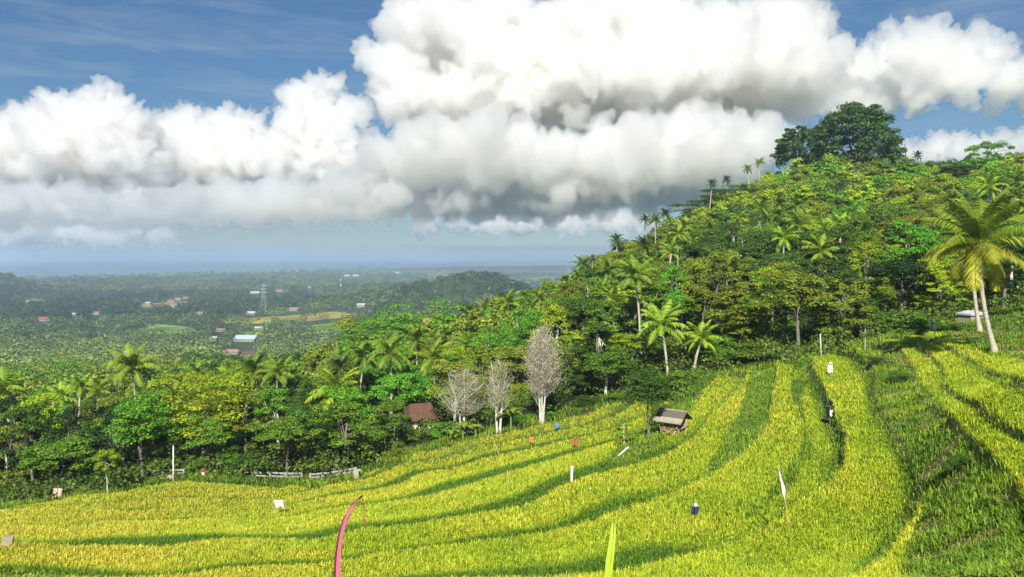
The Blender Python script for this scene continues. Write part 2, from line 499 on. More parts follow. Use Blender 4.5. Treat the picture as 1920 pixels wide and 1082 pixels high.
def build_ground():
    cols = np.concatenate([np.arange(-2600, -260, 90), np.arange(-260, 2180, 6.0), np.arange(2180, 4600, 90)]) - 960
    rows = np.concatenate([np.geomspace(3.5, 20, 50)[:-1], np.geomspace(20, 105, 620)[:-1], np.geomspace(105, 620, 200)[:-1], np.geomspace(620, 3200, 420)[:-1], np.geomspace(3200, 60000, 90)])
    A, Y = np.meshgrid(cols, rows)
    a = A.ravel(); y = Y.ravel(); x = a * y / F
    z, T, m = land(x, y)
    px, py = proj(x, y, z)
    V = np.stack([x, y, z], -1)
    nr, nc = A.shape
    i = np.arange(nr * nc).reshape(nr, nc)
    q = np.stack([i[:-1, :-1], i[:-1, 1:], i[1:, 1:], i[1:, :-1]], -1).reshape(-1, 4)
    me = mesh_np("ground", V, q, smooth=True)
    c = np.zeros((len(a), 3))
    n = fbm(x / 3, y / 3, 3)
    c[:] = np.array([.028, .036, .013]); c *= (.6 + .8 * n)[:, None]
    c[m] = (np.array([.10, .12, .025])[None] * (.6 + .8 * n)[:, None])[m]
    g = np.zeros(len(a), bool)
    for poly in GRASS: g |= in_poly(poly, px, py) & (y < 100)
    c[g] = (np.array([.085, .15, .02])[None] * (.6 + .8 * n)[:, None])[g]
    fr = T - np.floor(T)
    bank = m & ((fr > .90) | (fr < .02))
    c[bank & (px > 1640)] = np.array([.26, .22, .08]); c[bank & (px <= 1640)] = np.array([.075, .12, .02])
    bare = g & (fbm(x / 1.6, y / 1.6, 91) > .60) & (px > 1560)
    c[bare] = np.array([.19, .175, .06])
    pc, row = plain_colour(x, y, px, py)
    k = sstep(330, 520, y)[:, None]
    c = c * (1 - k) + pc * k
    sand = (y > 1200) & (np.abs(row - coast_row(a)) < 1.0)
    c[sand] = (.62, .58, .5)
    colour_attr(me, "cover", c)
    o = obj("ground", me, M_GROUND)
    tag(o, kind='structure')
build_ground()

def build_sea():
    m, n, out = new_mat("sea_water")
    b = n.nodes.new("ShaderNodeBsdfPrincipled"); b.inputs['Base Color'].default_value = (.012, .05, .075, 1); b.inputs['Roughness'].default_value = .35
    n.links.new(b.outputs[0], out.inputs[0])
    z = PLAIN - 2.2
    me = bpy.data.meshes.new("sea")
    me.from_pydata([(-60000, 1500, z), (60000, 1500, z), (60000, 70000, z), (-60000, 70000, z)], [], [(0, 1, 2, 3)])
    tag(obj("sea", me, m), kind='structure')
build_sea()

# ------------------------------------------------------------------ crops and grass
def blades(base, h, w, lean, dirs, col, tipcol, bend=.5):
    """tapering bent blades: quad + tip triangle each; arrays over blades"""
    n = len(base)
    up = np.zeros((n, 3)); up[:, 2] = 1
    d = np.stack([np.cos(dirs), np.sin(dirs), np.zeros(n)], -1)
    s = np.stack([-np.sin(dirs), np.cos(dirs), np.zeros(n)], -1) * (w / 2)[:, None]
    mid = base + up * (h * .6)[:, None] + d * (h * lean * .35)[:, None]
    tip = base + up * (h * (1 - bend * lean))[:, None] + d * (h * lean * 1.0)[:, None]
    V = np.stack([base - s * .7, base + s * .7, mid + s, mid - s, tip], 1).reshape(-1, 3)
    i = np.arange(n)[:, None] * 5
    q = i + np.array([[0, 1, 2, 3]]); t = i + np.array([[3, 2, 4]])
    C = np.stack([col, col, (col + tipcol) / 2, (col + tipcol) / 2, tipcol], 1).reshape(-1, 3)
    return V, q, t, C

def scatter(n, a0, a1, y0, y1):
    a = rng.uniform(a0, a1, n) - 960
    y = np.exp(rng.uniform(math.log(y0), math.log(y1), n))
    x = a * y / F
    z, T, m = land(x, y)
    px, py = proj(x, y, z)
    return x, y, z, T, m, px, py

def in_grass(px, py):
    g = np.zeros(len(px), bool)
    for poly in GRASS: g |= in_poly(poly, px, py)
    return g

def build_rice():
    x, y, z, T, m, px, py = scatter(300000, -160, 2080, 17, 100)
    fr = T - np.floor(T)
    inside = (T > -3.4) & (T < 8.6)
    k = m & ~in_grass(px, py) & (py < 1180) & ~(inside & (fr > .92 - .08 * sstep(1250, 1050, px) * (fbm(x / 7, y / 7, 33) > .42))) 
    x, y, z, T, px, py, fr, inside = [v[k] for v in (x, y, z, T, px, py, fr, inside)]
    n = len(x); B = 5
    sc = 1 + y / 130
    big = fbm(x / 9, y / 9, 11); mid_ = fbm(x / 2.2, y / 2.2, 23)
    edge = np.exp(-fr / .16) + .35 * np.exp(-((fr - .45) / .2) ** 2)
    band = np.where(inside, 1, 0)
    rt = sstep(1150, 1350, px); low = sstep(.44 + .24 * rt, .66 + .24 * rt, fr + .30 * (big - .5)) * band * np.clip(.5 + .5 * sstep(.30, .58, fbm(x / 13, y / 13, 71)) + .5 * sstep(1250, 900, px), 0, 1)
    ripe = .50 + .7 * (big - .5) + .6 * (mid_ - .5) + .34 * edge * band - (.95 - .33 * rt) * low * (1 - .8 * sstep(1690, 1760, px))
    ripe += (.20 * sstep(900, 100, px) * sstep(930, 1040, py) + .14 * sstep(1300, 700, px)) * (1 - low)
    ripe = np.clip(ripe + rng.normal(0, .10, n), 0, 1)
    green = np.array([.10, .19, .012]); lime = np.array([.37, .46, .020]); gold = np.array([.57, .52, .04]); straw = np.array([.56, .44, .06])
    warm = np.clip(sstep(1000, 0, px) * .9 + .1, 0, 1)
    gold_ = gold[None] * (1 - warm[:, None]) + (straw * .5 + gold * .5)[None] * warm[:, None]
    r = ripe[:, None]
    c1 = np.where(r < .5, green + (lime - green) * r * 2, lime + (gold_ - lime) * (r - .5) * 2)
    base = np.repeat(np.stack([x, y, z - .05], -1), B, 0)
    j = rng.normal(0, 1, (n * B, 3)) * np.repeat(.05 * sc, B)[:, None]; j[:, 2] = 0
    h = np.repeat(.34 * (.75 + .5 * mid_) * (1 - .5 * sstep(.6, .9, fr) * band), B) * rng.uniform(.7, 1.25, n * B)
    w = np.repeat(.0165 * sc ** 1.5, B) * rng.uniform(.7, 1.3, n * B)
    ct = np.repeat(c1, B, 0) * rng.uniform(.68, 1.5, (n * B, 1))
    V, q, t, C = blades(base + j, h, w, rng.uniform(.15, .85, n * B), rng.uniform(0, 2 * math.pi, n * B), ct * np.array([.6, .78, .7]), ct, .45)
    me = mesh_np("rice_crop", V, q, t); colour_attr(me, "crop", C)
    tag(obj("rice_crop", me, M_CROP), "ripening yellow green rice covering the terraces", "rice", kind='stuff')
build_rice()

def build_grass():
    x, y, z, T, m, px, py = scatter(190000, -260, 2080, 12, 112)
    fr = T - np.floor(T); inside = (T > -3.4) & (T < 8.6)
    g = in_grass(px, py)
    rim = ~m & (np.roll(m, 0) == False) & (y < 108)
    d = np.zeros(len(x), bool)
    x2, y2 = x, np.maximum(y - 6, 6)
    _, _, m2 = land(x2, y2)
    rim = ~m & m2                                       # the grassy strip just beyond the rice
    k = (g | rim | (m & inside & (fr > .84)) | (~m & (px > 1690) & (y < 105))) & (py < 1180)
    x, y, z, px, py, m, g, rim = [v[k] for v in (x, y, z, px, py, m, g, rim)]
    n = len(x); B = 5; sc = 1 + y / 110
    nb = fbm(x / 2.5, y / 2.5, 41); n3 = fbm(x / 1.6, y / 1.6, 91)
    keep = ~(g & (n3 > .66) & (px > 1560) & (rng.random(n) < .55))
    x, y, z, px, py, nb, sc, rim = [v[keep] for v in (x, y, z, px, py, nb, sc, rim)]; n = len(x)
    c1 = np.array([.095, .20, .016]) + (np.array([.28, .42, .028]) - np.array([.095, .20, .016])) * np.clip(nb * 1.6 - .3, 0, 1)[:, None]
    dry = (fbm(x / 1.2, y / 1.2, 63) > .66) | ((fbm(x / 1.6, y / 1.6, 91) > .60) & (px > 1560) & g[keep])
    c1[dry] = np.array([.22, .25, .05])
    base = np.repeat(np.stack([x, y, z - .04], -1), B, 0)
    j = rng.normal(0, 1, (n * B, 3)) * np.repeat(.07 * sc, B)[:, None]; j[:, 2] = 0
    h = np.repeat((.18 + .30 * nb + .25 * rim) * np.where(dry, .6, 1), B) * rng.uniform(.6, 1.3, n * B)
    w = np.repeat(.022 * sc ** 1.5, B)
    ct = np.repeat(c1, B, 0) * rng.uniform(.7, 1.3, (n * B, 1))
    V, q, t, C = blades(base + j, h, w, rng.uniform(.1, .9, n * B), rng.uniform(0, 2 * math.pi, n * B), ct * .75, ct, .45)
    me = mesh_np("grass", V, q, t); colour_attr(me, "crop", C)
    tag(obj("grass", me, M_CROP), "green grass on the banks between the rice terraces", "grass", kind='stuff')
build_grass()

# ------------------------------------------------------------------ leaves
def rhombs(C, Nn, s, asp=.6, rs=rng):
    n = len(C)
    Nn = Nn / np.maximum(np.linalg.norm(Nn, axis=1, keepdims=True), 1e-6)
    r = rs.normal(0, 1, (n, 3))
    u = np.cross(Nn, r); u /= np.maximum(np.linalg.norm(u, axis=1, keepdims=True), 1e-6)
    v = np.cross(Nn, u)
    s = np.asarray(s)[:, None] * np.ones((n, 1))
    fold = Nn * s * .12
    V = np.stack([C - u * s * .5, C + v * s * asp * .5 + fold, C + u * s * .5, C - v * s * asp * .5 + fold], 1).reshape(-1, 3)
    return V, np.arange(n * 4).reshape(-1, 4)

def clump_leaves(centres, radii, per, leaf, rs, flat=.75, tilt=.55):
    """leaves over the shells of many leaf clumps"""
    k = len(centres)
    d = rs.normal(0, 1, (k * per, 3)); d /= np.linalg.norm(d, axis=1, keepdims=True)
    low = d[:, 2] < -.25
    d[low, 2] *= -.6
    c = np.repeat(centres, per, 0); r = np.repeat(radii, per)[:, None]
    p = c + d * r * rs.uniform(.55, 1.08, (k * per, 1)) * np.array([1, 1, flat])
    nn = d + rs.normal(0, tilt, d.shape) + np.array([0, 0, .35])
    return p, nn, leaf * rs.uniform(.6, 1.35, k * per)

def build_undergrowth():
    n = 9000
    a = rng.uniform(-300, 2250, n) - 960; y = np.exp(rng.uniform(math.log(64), math.log(400), n)); x = a * y / F
    z, T, m = land(x, y)
    _, _, m2 = land(x, np.maximum(y - 5, 8))
    k = ~m & ~(m2 & (rng.random(n) < .85)) & (z > PLAIN + 8)
    px, py = proj(x, y, z)
    k &= ~((px > 1735) & (y < 84)) & ~in_grass(px, py)
    c = np.stack([x, y, z], -1)[k]; n = len(c)
    c[:, 2] += rng.uniform(.1, 1.3, n)
    r = rng.uniform(.8, 2.1, n)
    p, nn, s = clump_leaves(c, r, 46, .31, rng)
    s *= np.repeat(1 + c[:, 1] / 400, 46)
    V, q = rhombs(p, nn, s)
    me = mesh_np("undergrowth", V, q)
    nb = fbm(c[:, 0] / 14, c[:, 1] / 14, 8)[:, None]
    cc = np.array([.04, .08, .012]) + nb * np.array([.10, .13, .015])
    colour_attr(me, "crop", np.repeat(np.repeat(cc, 46, 0), 4, 0))
    tag(obj("undergrowth", me, M_CROP), "dense green bushes covering the ground under the hill trees", "undergrowth", kind='stuff')
build_undergrowth()

def build_far_forest():
    n = 17000
    a = rng.uniform(-350, 1500, n) - 960
    y = np.exp(rng.uniform(math.log(430), math.log(5200), n)); x = a * y / F
    z, _, _ = land(x, y); px, py = proj(x, y, z)
    k = (z < CZ - 8) & (480 + 92 * F / y > coast_row(a) + 1.2)
    cl, row = plain_colour(x, y, px, py)
    for poly, _c in PADDY:
        k &= ~((in_poly(poly, px, py) & (rng.random(n) < .94)) | (in_poly(poly, px, py - 9000 / y) & (rng.random(n) < .8)))
    for bx, by, bw, *_r in FARHOUSES:
        k &= ~((np.abs(px - bx) < bw * .6 + 4) & (py > by - 3) & (py < by + 5 + 13 * F / y * .9))
    op = fbm(x / 500, y / 1100, 77) > .60
    k &= ~(op & (rng.random(n) < .75))
    x, y, z = x[k], y[k], z[k]; n = len(x)
    H = rng.uniform(7, 15, n) * (1 + .10 * sstep(1500, 4000, y)); W = rng.uniform(4, 9.5, n) * (1 + .3 * sstep(1400, 700, y)) * (1 + 1.3 * sstep(1200, 5000, y))
    per = 60
    d = rng.normal(0, 1, (n * per, 3)); d /= np.linalg.norm(d, axis=1, keepdims=True); d[:, 2] = np.where(d[:, 2] < -.5, -d[:, 2], d[:, 2])
    Wr = np.repeat(W, per); Hr = np.repeat(H, per)
    p = np.stack([np.repeat(x, per) + d[:, 0] * Wr, np.repeat(y, per) + d[:, 1] * Wr, np.repeat(z, per) + Hr * .58 + d[:, 2] * Hr * .42], -1)
    p += rng.normal(0, .35, p.shape)
    V, q = rhombs(p, d + rng.normal(0, .25, d.shape) + np.array([0, 0, .3]), np.repeat(1.15 + y / 900 * .85, per) * rng.uniform(.7, 1.4, n * per), .75)
    me = mesh_np("far_forest", V, q)
    nb = rng.uniform(0, 1, (n, 1)); big = fbm(x / 160, y / 300, 19)[:, None]
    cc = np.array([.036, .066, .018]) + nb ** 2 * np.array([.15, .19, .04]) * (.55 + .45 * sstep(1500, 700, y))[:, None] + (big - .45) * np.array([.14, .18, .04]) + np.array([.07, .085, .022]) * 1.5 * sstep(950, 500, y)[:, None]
    px, py = proj(x, y, z); belt = in_poly([(-300, 548), (250, 552), (560, 550), (600, 566), (540, 582), (400, 600), (-300, 618)], px, py)   # cloud shadow across the plain, painted into the leaf colour
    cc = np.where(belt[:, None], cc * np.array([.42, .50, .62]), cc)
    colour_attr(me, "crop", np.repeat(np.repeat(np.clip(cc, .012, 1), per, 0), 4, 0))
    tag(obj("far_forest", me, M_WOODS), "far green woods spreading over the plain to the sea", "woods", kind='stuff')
build_far_forest()

# ------------------------------------------------------------------ trees: shapes shared by many trees
def limb_mesh(name, base_r, H, ends, rs, fork=.45, lean=0):
    """a tapered trunk with limbs running to the leaf clumps"""
    mb = MB()
    tx, ty = lean * H, rs.normal(0, .03) * H
    top = Vector((tx, ty, H * .8))
    pts = [Vector((0, 0, -1.2))] + [Vector((tx * t ** 1.5 + rs.normal(0, .02) * H * t, ty * t + rs.normal(0, .02) * H * t, H * .8 * t)) for t in (0.03, .2, .4, .6, .8, 1)]
    mb.tube(pts, [base_r * 1.5, base_r * 1.25, base_r, base_r * .85, base_r * .66, base_r * .42, base_r * .15], 7)
    for e in ends:
        e = Vector(e); t = rs.uniform(fork, .95)
        i = t * 5; k = int(i); s = pts[1 + k].lerp(pts[min(2 + k, 6)], i - k)
        m = s.lerp(e, .5) + Vector((0, 0, -.06 * (e - s).length))
        r = base_r * .42 * (1 - t * .4)
        mb.tube([s, m, e], [r, r * .6, r * .2], 5)
    me = bpy.data.meshes.new(name); me.from_pydata([tuple(v) for v in mb.v], [], mb.f)
    me.polygons.foreach_set('use_smooth', np.ones(len(me.polygons), bool)); me.update()
    return me

def crown_shape(kind, seed):
    """unit tree: 12 m tall, crown radius about 4.5 m. returns trunk mesh, crown mesh"""
    rs = np.random.default_rng(seed)
    H = 12.0
    if kind == 'round':
        k = 46; d = rs.normal(0, 1, (k, 3)); d /= np.linalg.norm(d, axis=1, keepdims=True); d[:, 2] = np.where(d[:, 2] < -.45, -d[:, 2], d[:, 2])
        lump = 1 + .22 * np.sin(d[:, 0] * 3 + seed) + .15 * np.sin(d[:, 1] * 4 + seed * 2)
        c = d * (rs.uniform(.55, .95, (k, 1)) * lump[:, None]) * np.array([3.7, 3.7, 3.8]) + np.array([0, 0, 7.4])
        p, nn, s = clump_leaves(c, rs.uniform(.75, 1.45, k), 185, .30, rs)
    elif kind == 'tall':
        k = 44; t = np.sort(rs.uniform(0, 1, k)); w = np.sin(np.clip(t * .9 + .12, 0, 1) * math.pi) ** .7
        a = rs.uniform(0, 2 * math.pi, k); rr = np.sqrt(rs.uniform(.15, 1, k)) * w * 3.6
        c = np.stack([rr * np.cos(a) + .5 * np.sin(t * 6 + seed), rr * np.sin(a), 2.6 + t * 8.6], -1)
        p, nn, s = clump_leaves(c, rs.uniform(.6, 1.25, k), 185, .30, rs)
    elif kind == 'layered':
        k = 54; a = rs.uniform(0, 2 * math.pi, k); rr = np.sqrt(rs.uniform(.03, 1, k)) * 4.2
        lev = rs.choice([5.2, 6.8, 8.2, 9.4, 10.6], k, p=[.15, .2, .25, .25, .15]) + rs.normal(0, .35, k)
        c = np.stack([rr * np.cos(a), rr * np.sin(a), lev + .9 - (rr / 4.2) ** 2 * 1.5 + rs.normal(0, .2, k)], -1)
        p, nn, s = clump_leaves(c, rs.uniform(1.0, 1.7, k), 170, .28, rs, flat=.48, tilt=.5)
    elif kind == 'loose':
        k = 30; d = rs.normal(0, 1, (k, 3)); d /= np.linalg.norm(d, axis=1, keepdims=True)
        c = d * rs.uniform(.4, 1.05, (k, 1)) * np.array([3.8, 3.8, 4.2]) + np.array([0, 0, 7.2])
        p, nn, s = clump_leaves(c, rs.uniform(.5, 1.2, k), 170, .29, rs)
    elif kind == 'bush':
        k = 34; d = rs.normal(0, 1, (k, 3)); d /= np.linalg.norm(d, axis=1, keepdims=True); d[:, 2] = np.abs(d[:, 2])
        c = d * rs.uniform(.35, .95, (k, 1)) * np.array([3.8, 3.8, 9.0]) + np.array([0, 0, 1.4])
        p, nn, s = clump_leaves(c, rs.uniform(.8, 1.5, k), 190, .31, rs, flat=1.4)
    V, q = rhombs(p, nn, s, .62, rs)
    crown = mesh_np(kind + "_crown", V, q); crown.materials.append(M_LEAF)
    ends = c[rs.choice(len(c), 11, replace=False)]
    trunk = limb_mesh(kind + "_trunk", .20 if kind != 'bush' else .12, H if kind != 'bush' else 5, ends, rs, .42 if kind != 'tall' else .2)
    return trunk, crown

SHAPES = {k: [crown_shape(k, 11 + 7 * i + len(k)) for i in range(n)] for k, n in (('round', 4), ('tall', 3), ('layered', 3), ('loose', 3), ('bush', 3))}
prng = random.Random(5)
THINGS = []       # [object, words, band]  labels are given at the end

COLOURS = {
    'yellow green': (.27, .38, .016), 'bright green': (.12, .30, .022), 'mid green': (.13, .24, .020),
    'dark green': (.060, .125, .016), 'olive green': (.19, .25, .024), 'deep green': (.028, .062, .013),
}
def tinted(c):
    k = prng.uniform(.84, 1.26)
    return (c[0] * k * prng.uniform(.92, 1.1), c[1] * k, c[2] * k, 1)

def tree(loc, height, width, kind, colour, pale=False, label=None, name=None, lean=0, group=None, cat=None):
    trunk, crown = prng.choice(SHAPES[kind])
    root = empty(name or {'bush': 'bush', 'layered': 'spreading_tree', 'tall': 'tall_tree'}.get(kind, 'broadleaf_tree'), loc, prng.uniform(0, 6.28))
    t = obj('stem' if kind == 'bush' else 'trunk', trunk, M_BARK, root)
    if pale:
        t.material_slots[0].link = 'OBJECT'; t.material_slots[0].material = M_PALE
    c = obj('foliage' if kind == 'bush' else 'crown', crown, M_LEAF, root)
    c.color = tinted(COLOURS[colour])
    root.scale = (width / 9.0, width / 9.0, height / 12.0)
    if lean: root.rotation_euler.x = lean
    tag(root, label, cat or ('bush' if kind == 'bush' else 'tree'), group or ('bushes around the rice' if kind == 'bush' else 'trees of the hill and valley woods'))
    return root

def tree_px(px, top, Y, width_px, kind, colour, **kw):
    """a tree whose crown top shows at (px, top), standing at distance Y"""
    g = col_at(px, Y)
    h = P(px, top, Y).z - g.z
    return tree(g, max(h, 2.0), width_px * Y / F, kind, colour, **kw)

# ------------------------------------------------------------------ palms
def frond_geo(length, rise, droop, rs, pairs=30, wide=.12, leaflet=.95, twist=0):
    """one feather leaf in the x-z plane, growing from the origin; returns V, quads, tris"""
    mid = []
    n = 9; ang = rise; p = np.zeros(3); seg = length / n
    for i in range(n + 1):
        mid.append(p.copy()); p = p + seg * np.array([math.cos(ang), 0, math.sin(ang)])
        ang -= droop / n * (0.5 + 1.2 * i / n)
    mid = np.array(mid)
    V = []; q = []; t = []
    for i in range(n + 1):                                # rachis: a thin three-sided rod
        r = .055 * (1 - i / n) + .012
        for k in range(3):
            a = 2 * math.pi * k / 3 + .5
            V.append(mid[i] + np.array([0, math.cos(a) * r, math.sin(a) * r]))
    for i in range(n):
        for k in range(3):
            q.append([i * 3 + k, i * 3 + (k + 1) % 3, (i + 1) * 3 + (k + 1) % 3, (i + 1) * 3 + k])
    for j in range(pairs):
        s = .14 + .86 * (j + rs.uniform(-.3, .3)) / pairs
        s = min(max(s, .1), .995); i = min(int(s * n), n - 1); f = s * n - i
        c = mid[i] * (1 - f) + mid[i + 1] * f
        ax = mid[i + 1] - mid[i]; ax /= np.linalg.norm(ax)
        L = leaflet * (math.sin(math.pi * min(s * .86 + .16, 1)) ** .6) * rs.uniform(.85, 1.1)
        for sd in (-1, 1):
            out = np.array([0, sd * .80, 0]) + ax * .45 + np.array([0, 0, -.18 - .35 * rs.random()])
            out /= np.linalg.norm(out)
            tip = c + out * L + np.array([0, 0, -.28 * L])
            m = c + out * L * .5
            w = ax * wide * .5
            b = len(V)
            V += [c - w, c + w, m + w * .9, m - w * .9, tip]
            q.append([b, b + 1, b + 2, b + 3]); t.append([b + 3, b + 2, b + 4])
    return np.array(V), np.array(q), np.array(t)

def rot_z(V, a):
    c, s = math.cos(a), math.sin(a)
    return np.stack([V[:, 0] * c - V[:, 1] * s, V[:, 0] * s + V[:, 1] * c, V[:, 2]], -1)

def palm_crown(seed, n=20, pairs=26, wide=.14):
    rs = np.random.default_rng(seed)
    Vs = []; qs = []; ts = []; b = 0
    for i in range(n):
        u = i / (n - 1)
        rise = R(78) * (1 - u) ** .9 - R(22) * u + rs.normal(0, .1)
        V, q, t = frond_geo(rs.uniform(3.4, 4.5), rise, R(62) + R(40) * u * rs.uniform(.6, 1.1), rs, pairs, wide)
        V = rot_z(V, i * 2.4 + rs.normal(0, .25)); V[:, 2] += .25 * (1 - u)
        Vs.append(V); qs.append(q + b); ts.append(t + b); b += len(V)
    me = mesh_np("palm_crown", np.concatenate(Vs), np.concatenate(qs), np.concatenate(ts)); me.materials.append(M_FROND)
    return me

def palm_trunk(H, bend, seed, r=.17):
    rs = random.Random(seed); mb = MB()
    pts = []; rad = []
    for i in range(10):
        t = i / 9
        pts.append((bend * (t ** 1.6) - bend, rs.uniform(-.03, .03), -1.0 + t * (H + 1.0)))
        rad.append(r * (1.55 - 1.0 * min(t * 3, .62) - .12 * t))
    mb.tube(pts, rad, 7)
    return mb

PALM_CROWNS = [palm_crown(40 + i) for i in range(5)]
def coconut_mesh(seed):
    rs = random.Random(seed); bm = bmesh.new()
    for i in range(9):
        a = rs.uniform(0, 6.28); g = bmesh.ops.create_icosphere(bm, subdivisions=1, radius=.15)
        for v in g['verts']: v.co = Vector((v.co.x, v.co.y, v.co.z * 1.2)) + Vector((math.cos(a) * .3, math.sin(a) * .3, -.15 - rs.uniform(0, .4)))
    me = bpy.data.meshes.new("coconuts"); bm.to_mesh(me); bm.free(); return me
M_NUT = noisy_mat("coconut", (.30, .20, .06), (.42, .34, .10), 4)
NUTS = coconut_mesh(1)
PALM_TRUNKS = []
for i, (h, bd) in enumerate(((8, .8), (10, 1.3), (12, -1.0), (14, 1.0), (10, -.5))):
    o = palm_trunk(h, bd, i); me = bpy.data.meshes.new("palm_trunk"); me.from_pydata([tuple(v) for v in o.v], [], o.f)
    me.polygons.foreach_set('use_smooth', np.ones(len(me.polygons), bool)); me.update(); PALM_TRUNKS.append((h, me))
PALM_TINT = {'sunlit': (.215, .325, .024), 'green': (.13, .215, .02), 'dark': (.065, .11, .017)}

def palm(centre, trunk_h, scale=1.0, tint='green', label=None, group=None):
    """coconut palm; centre = where the fronds meet"""
    h, tm = min(PALM_TRUNKS, key=lambda q: abs(q[0] - trunk_h) + prng.random() * 2)
    rz = prng.uniform(0, 6.28)
    root = empty('coconut_palm', (centre[0], centre[1], centre[2] - trunk_h), rz)
    t = obj('trunk', tm, M_PALMBARK, root); t.scale = (1, 1, trunk_h / h)
    c = obj('crown', prng.choice(PALM_CROWNS), M_FROND, root, (0, 0, trunk_h))
    k = scale * prng.uniform(.92, 1.08); c.scale = (k, k, k); c.rotation_euler = (prng.uniform(-.12, .12), prng.uniform(-.12, .12), prng.uniform(0, 6.28))
    c.color = tinted(PALM_TINT[tint])
    if centre[1] < 150: obj('coconuts', NUTS, M_NUT, root, (0, 0, trunk_h))
    tag(root, label, 'palm', group or 'coconut palms of the hill and valley')
    return root

def palm_px(px, py, Y, span_px, tint='green', **kw):
    c = P(px, py, Y); g = ground_at(c.x, c.y)
    return palm(c, max(c.z - g, 3.0), span_px * Y / F / 7.6, tint, **kw)

def palm_on(px, py, trunk_h, span_px, tint='green', lo=85, **kw):
    """a palm whose crown shows at (px, py) with a trunk of the given height: find where it stands"""
    ys = np.geomspace(lo, 500, 500); s = slope(py); u = (541 - py) / F
    kx = ((px - 960) / F) / (CP + u * SP)
    z = land(kx * ys, ys)[0]
    ok = np.where(CZ + s * ys - z <= trunk_h)[0]
    Y = ys[ok[0]] if len(ok) else ys[int(np.argmin(CZ + s * ys - z))]
    return palm_px(px, py, Y, span_px, tint, **kw)

# ------------------------------------------------------------------ trees that stand out
TAKEN = []
def took(o, r):
    TAKEN.append((o.location.x, o.location.y, r)); return o

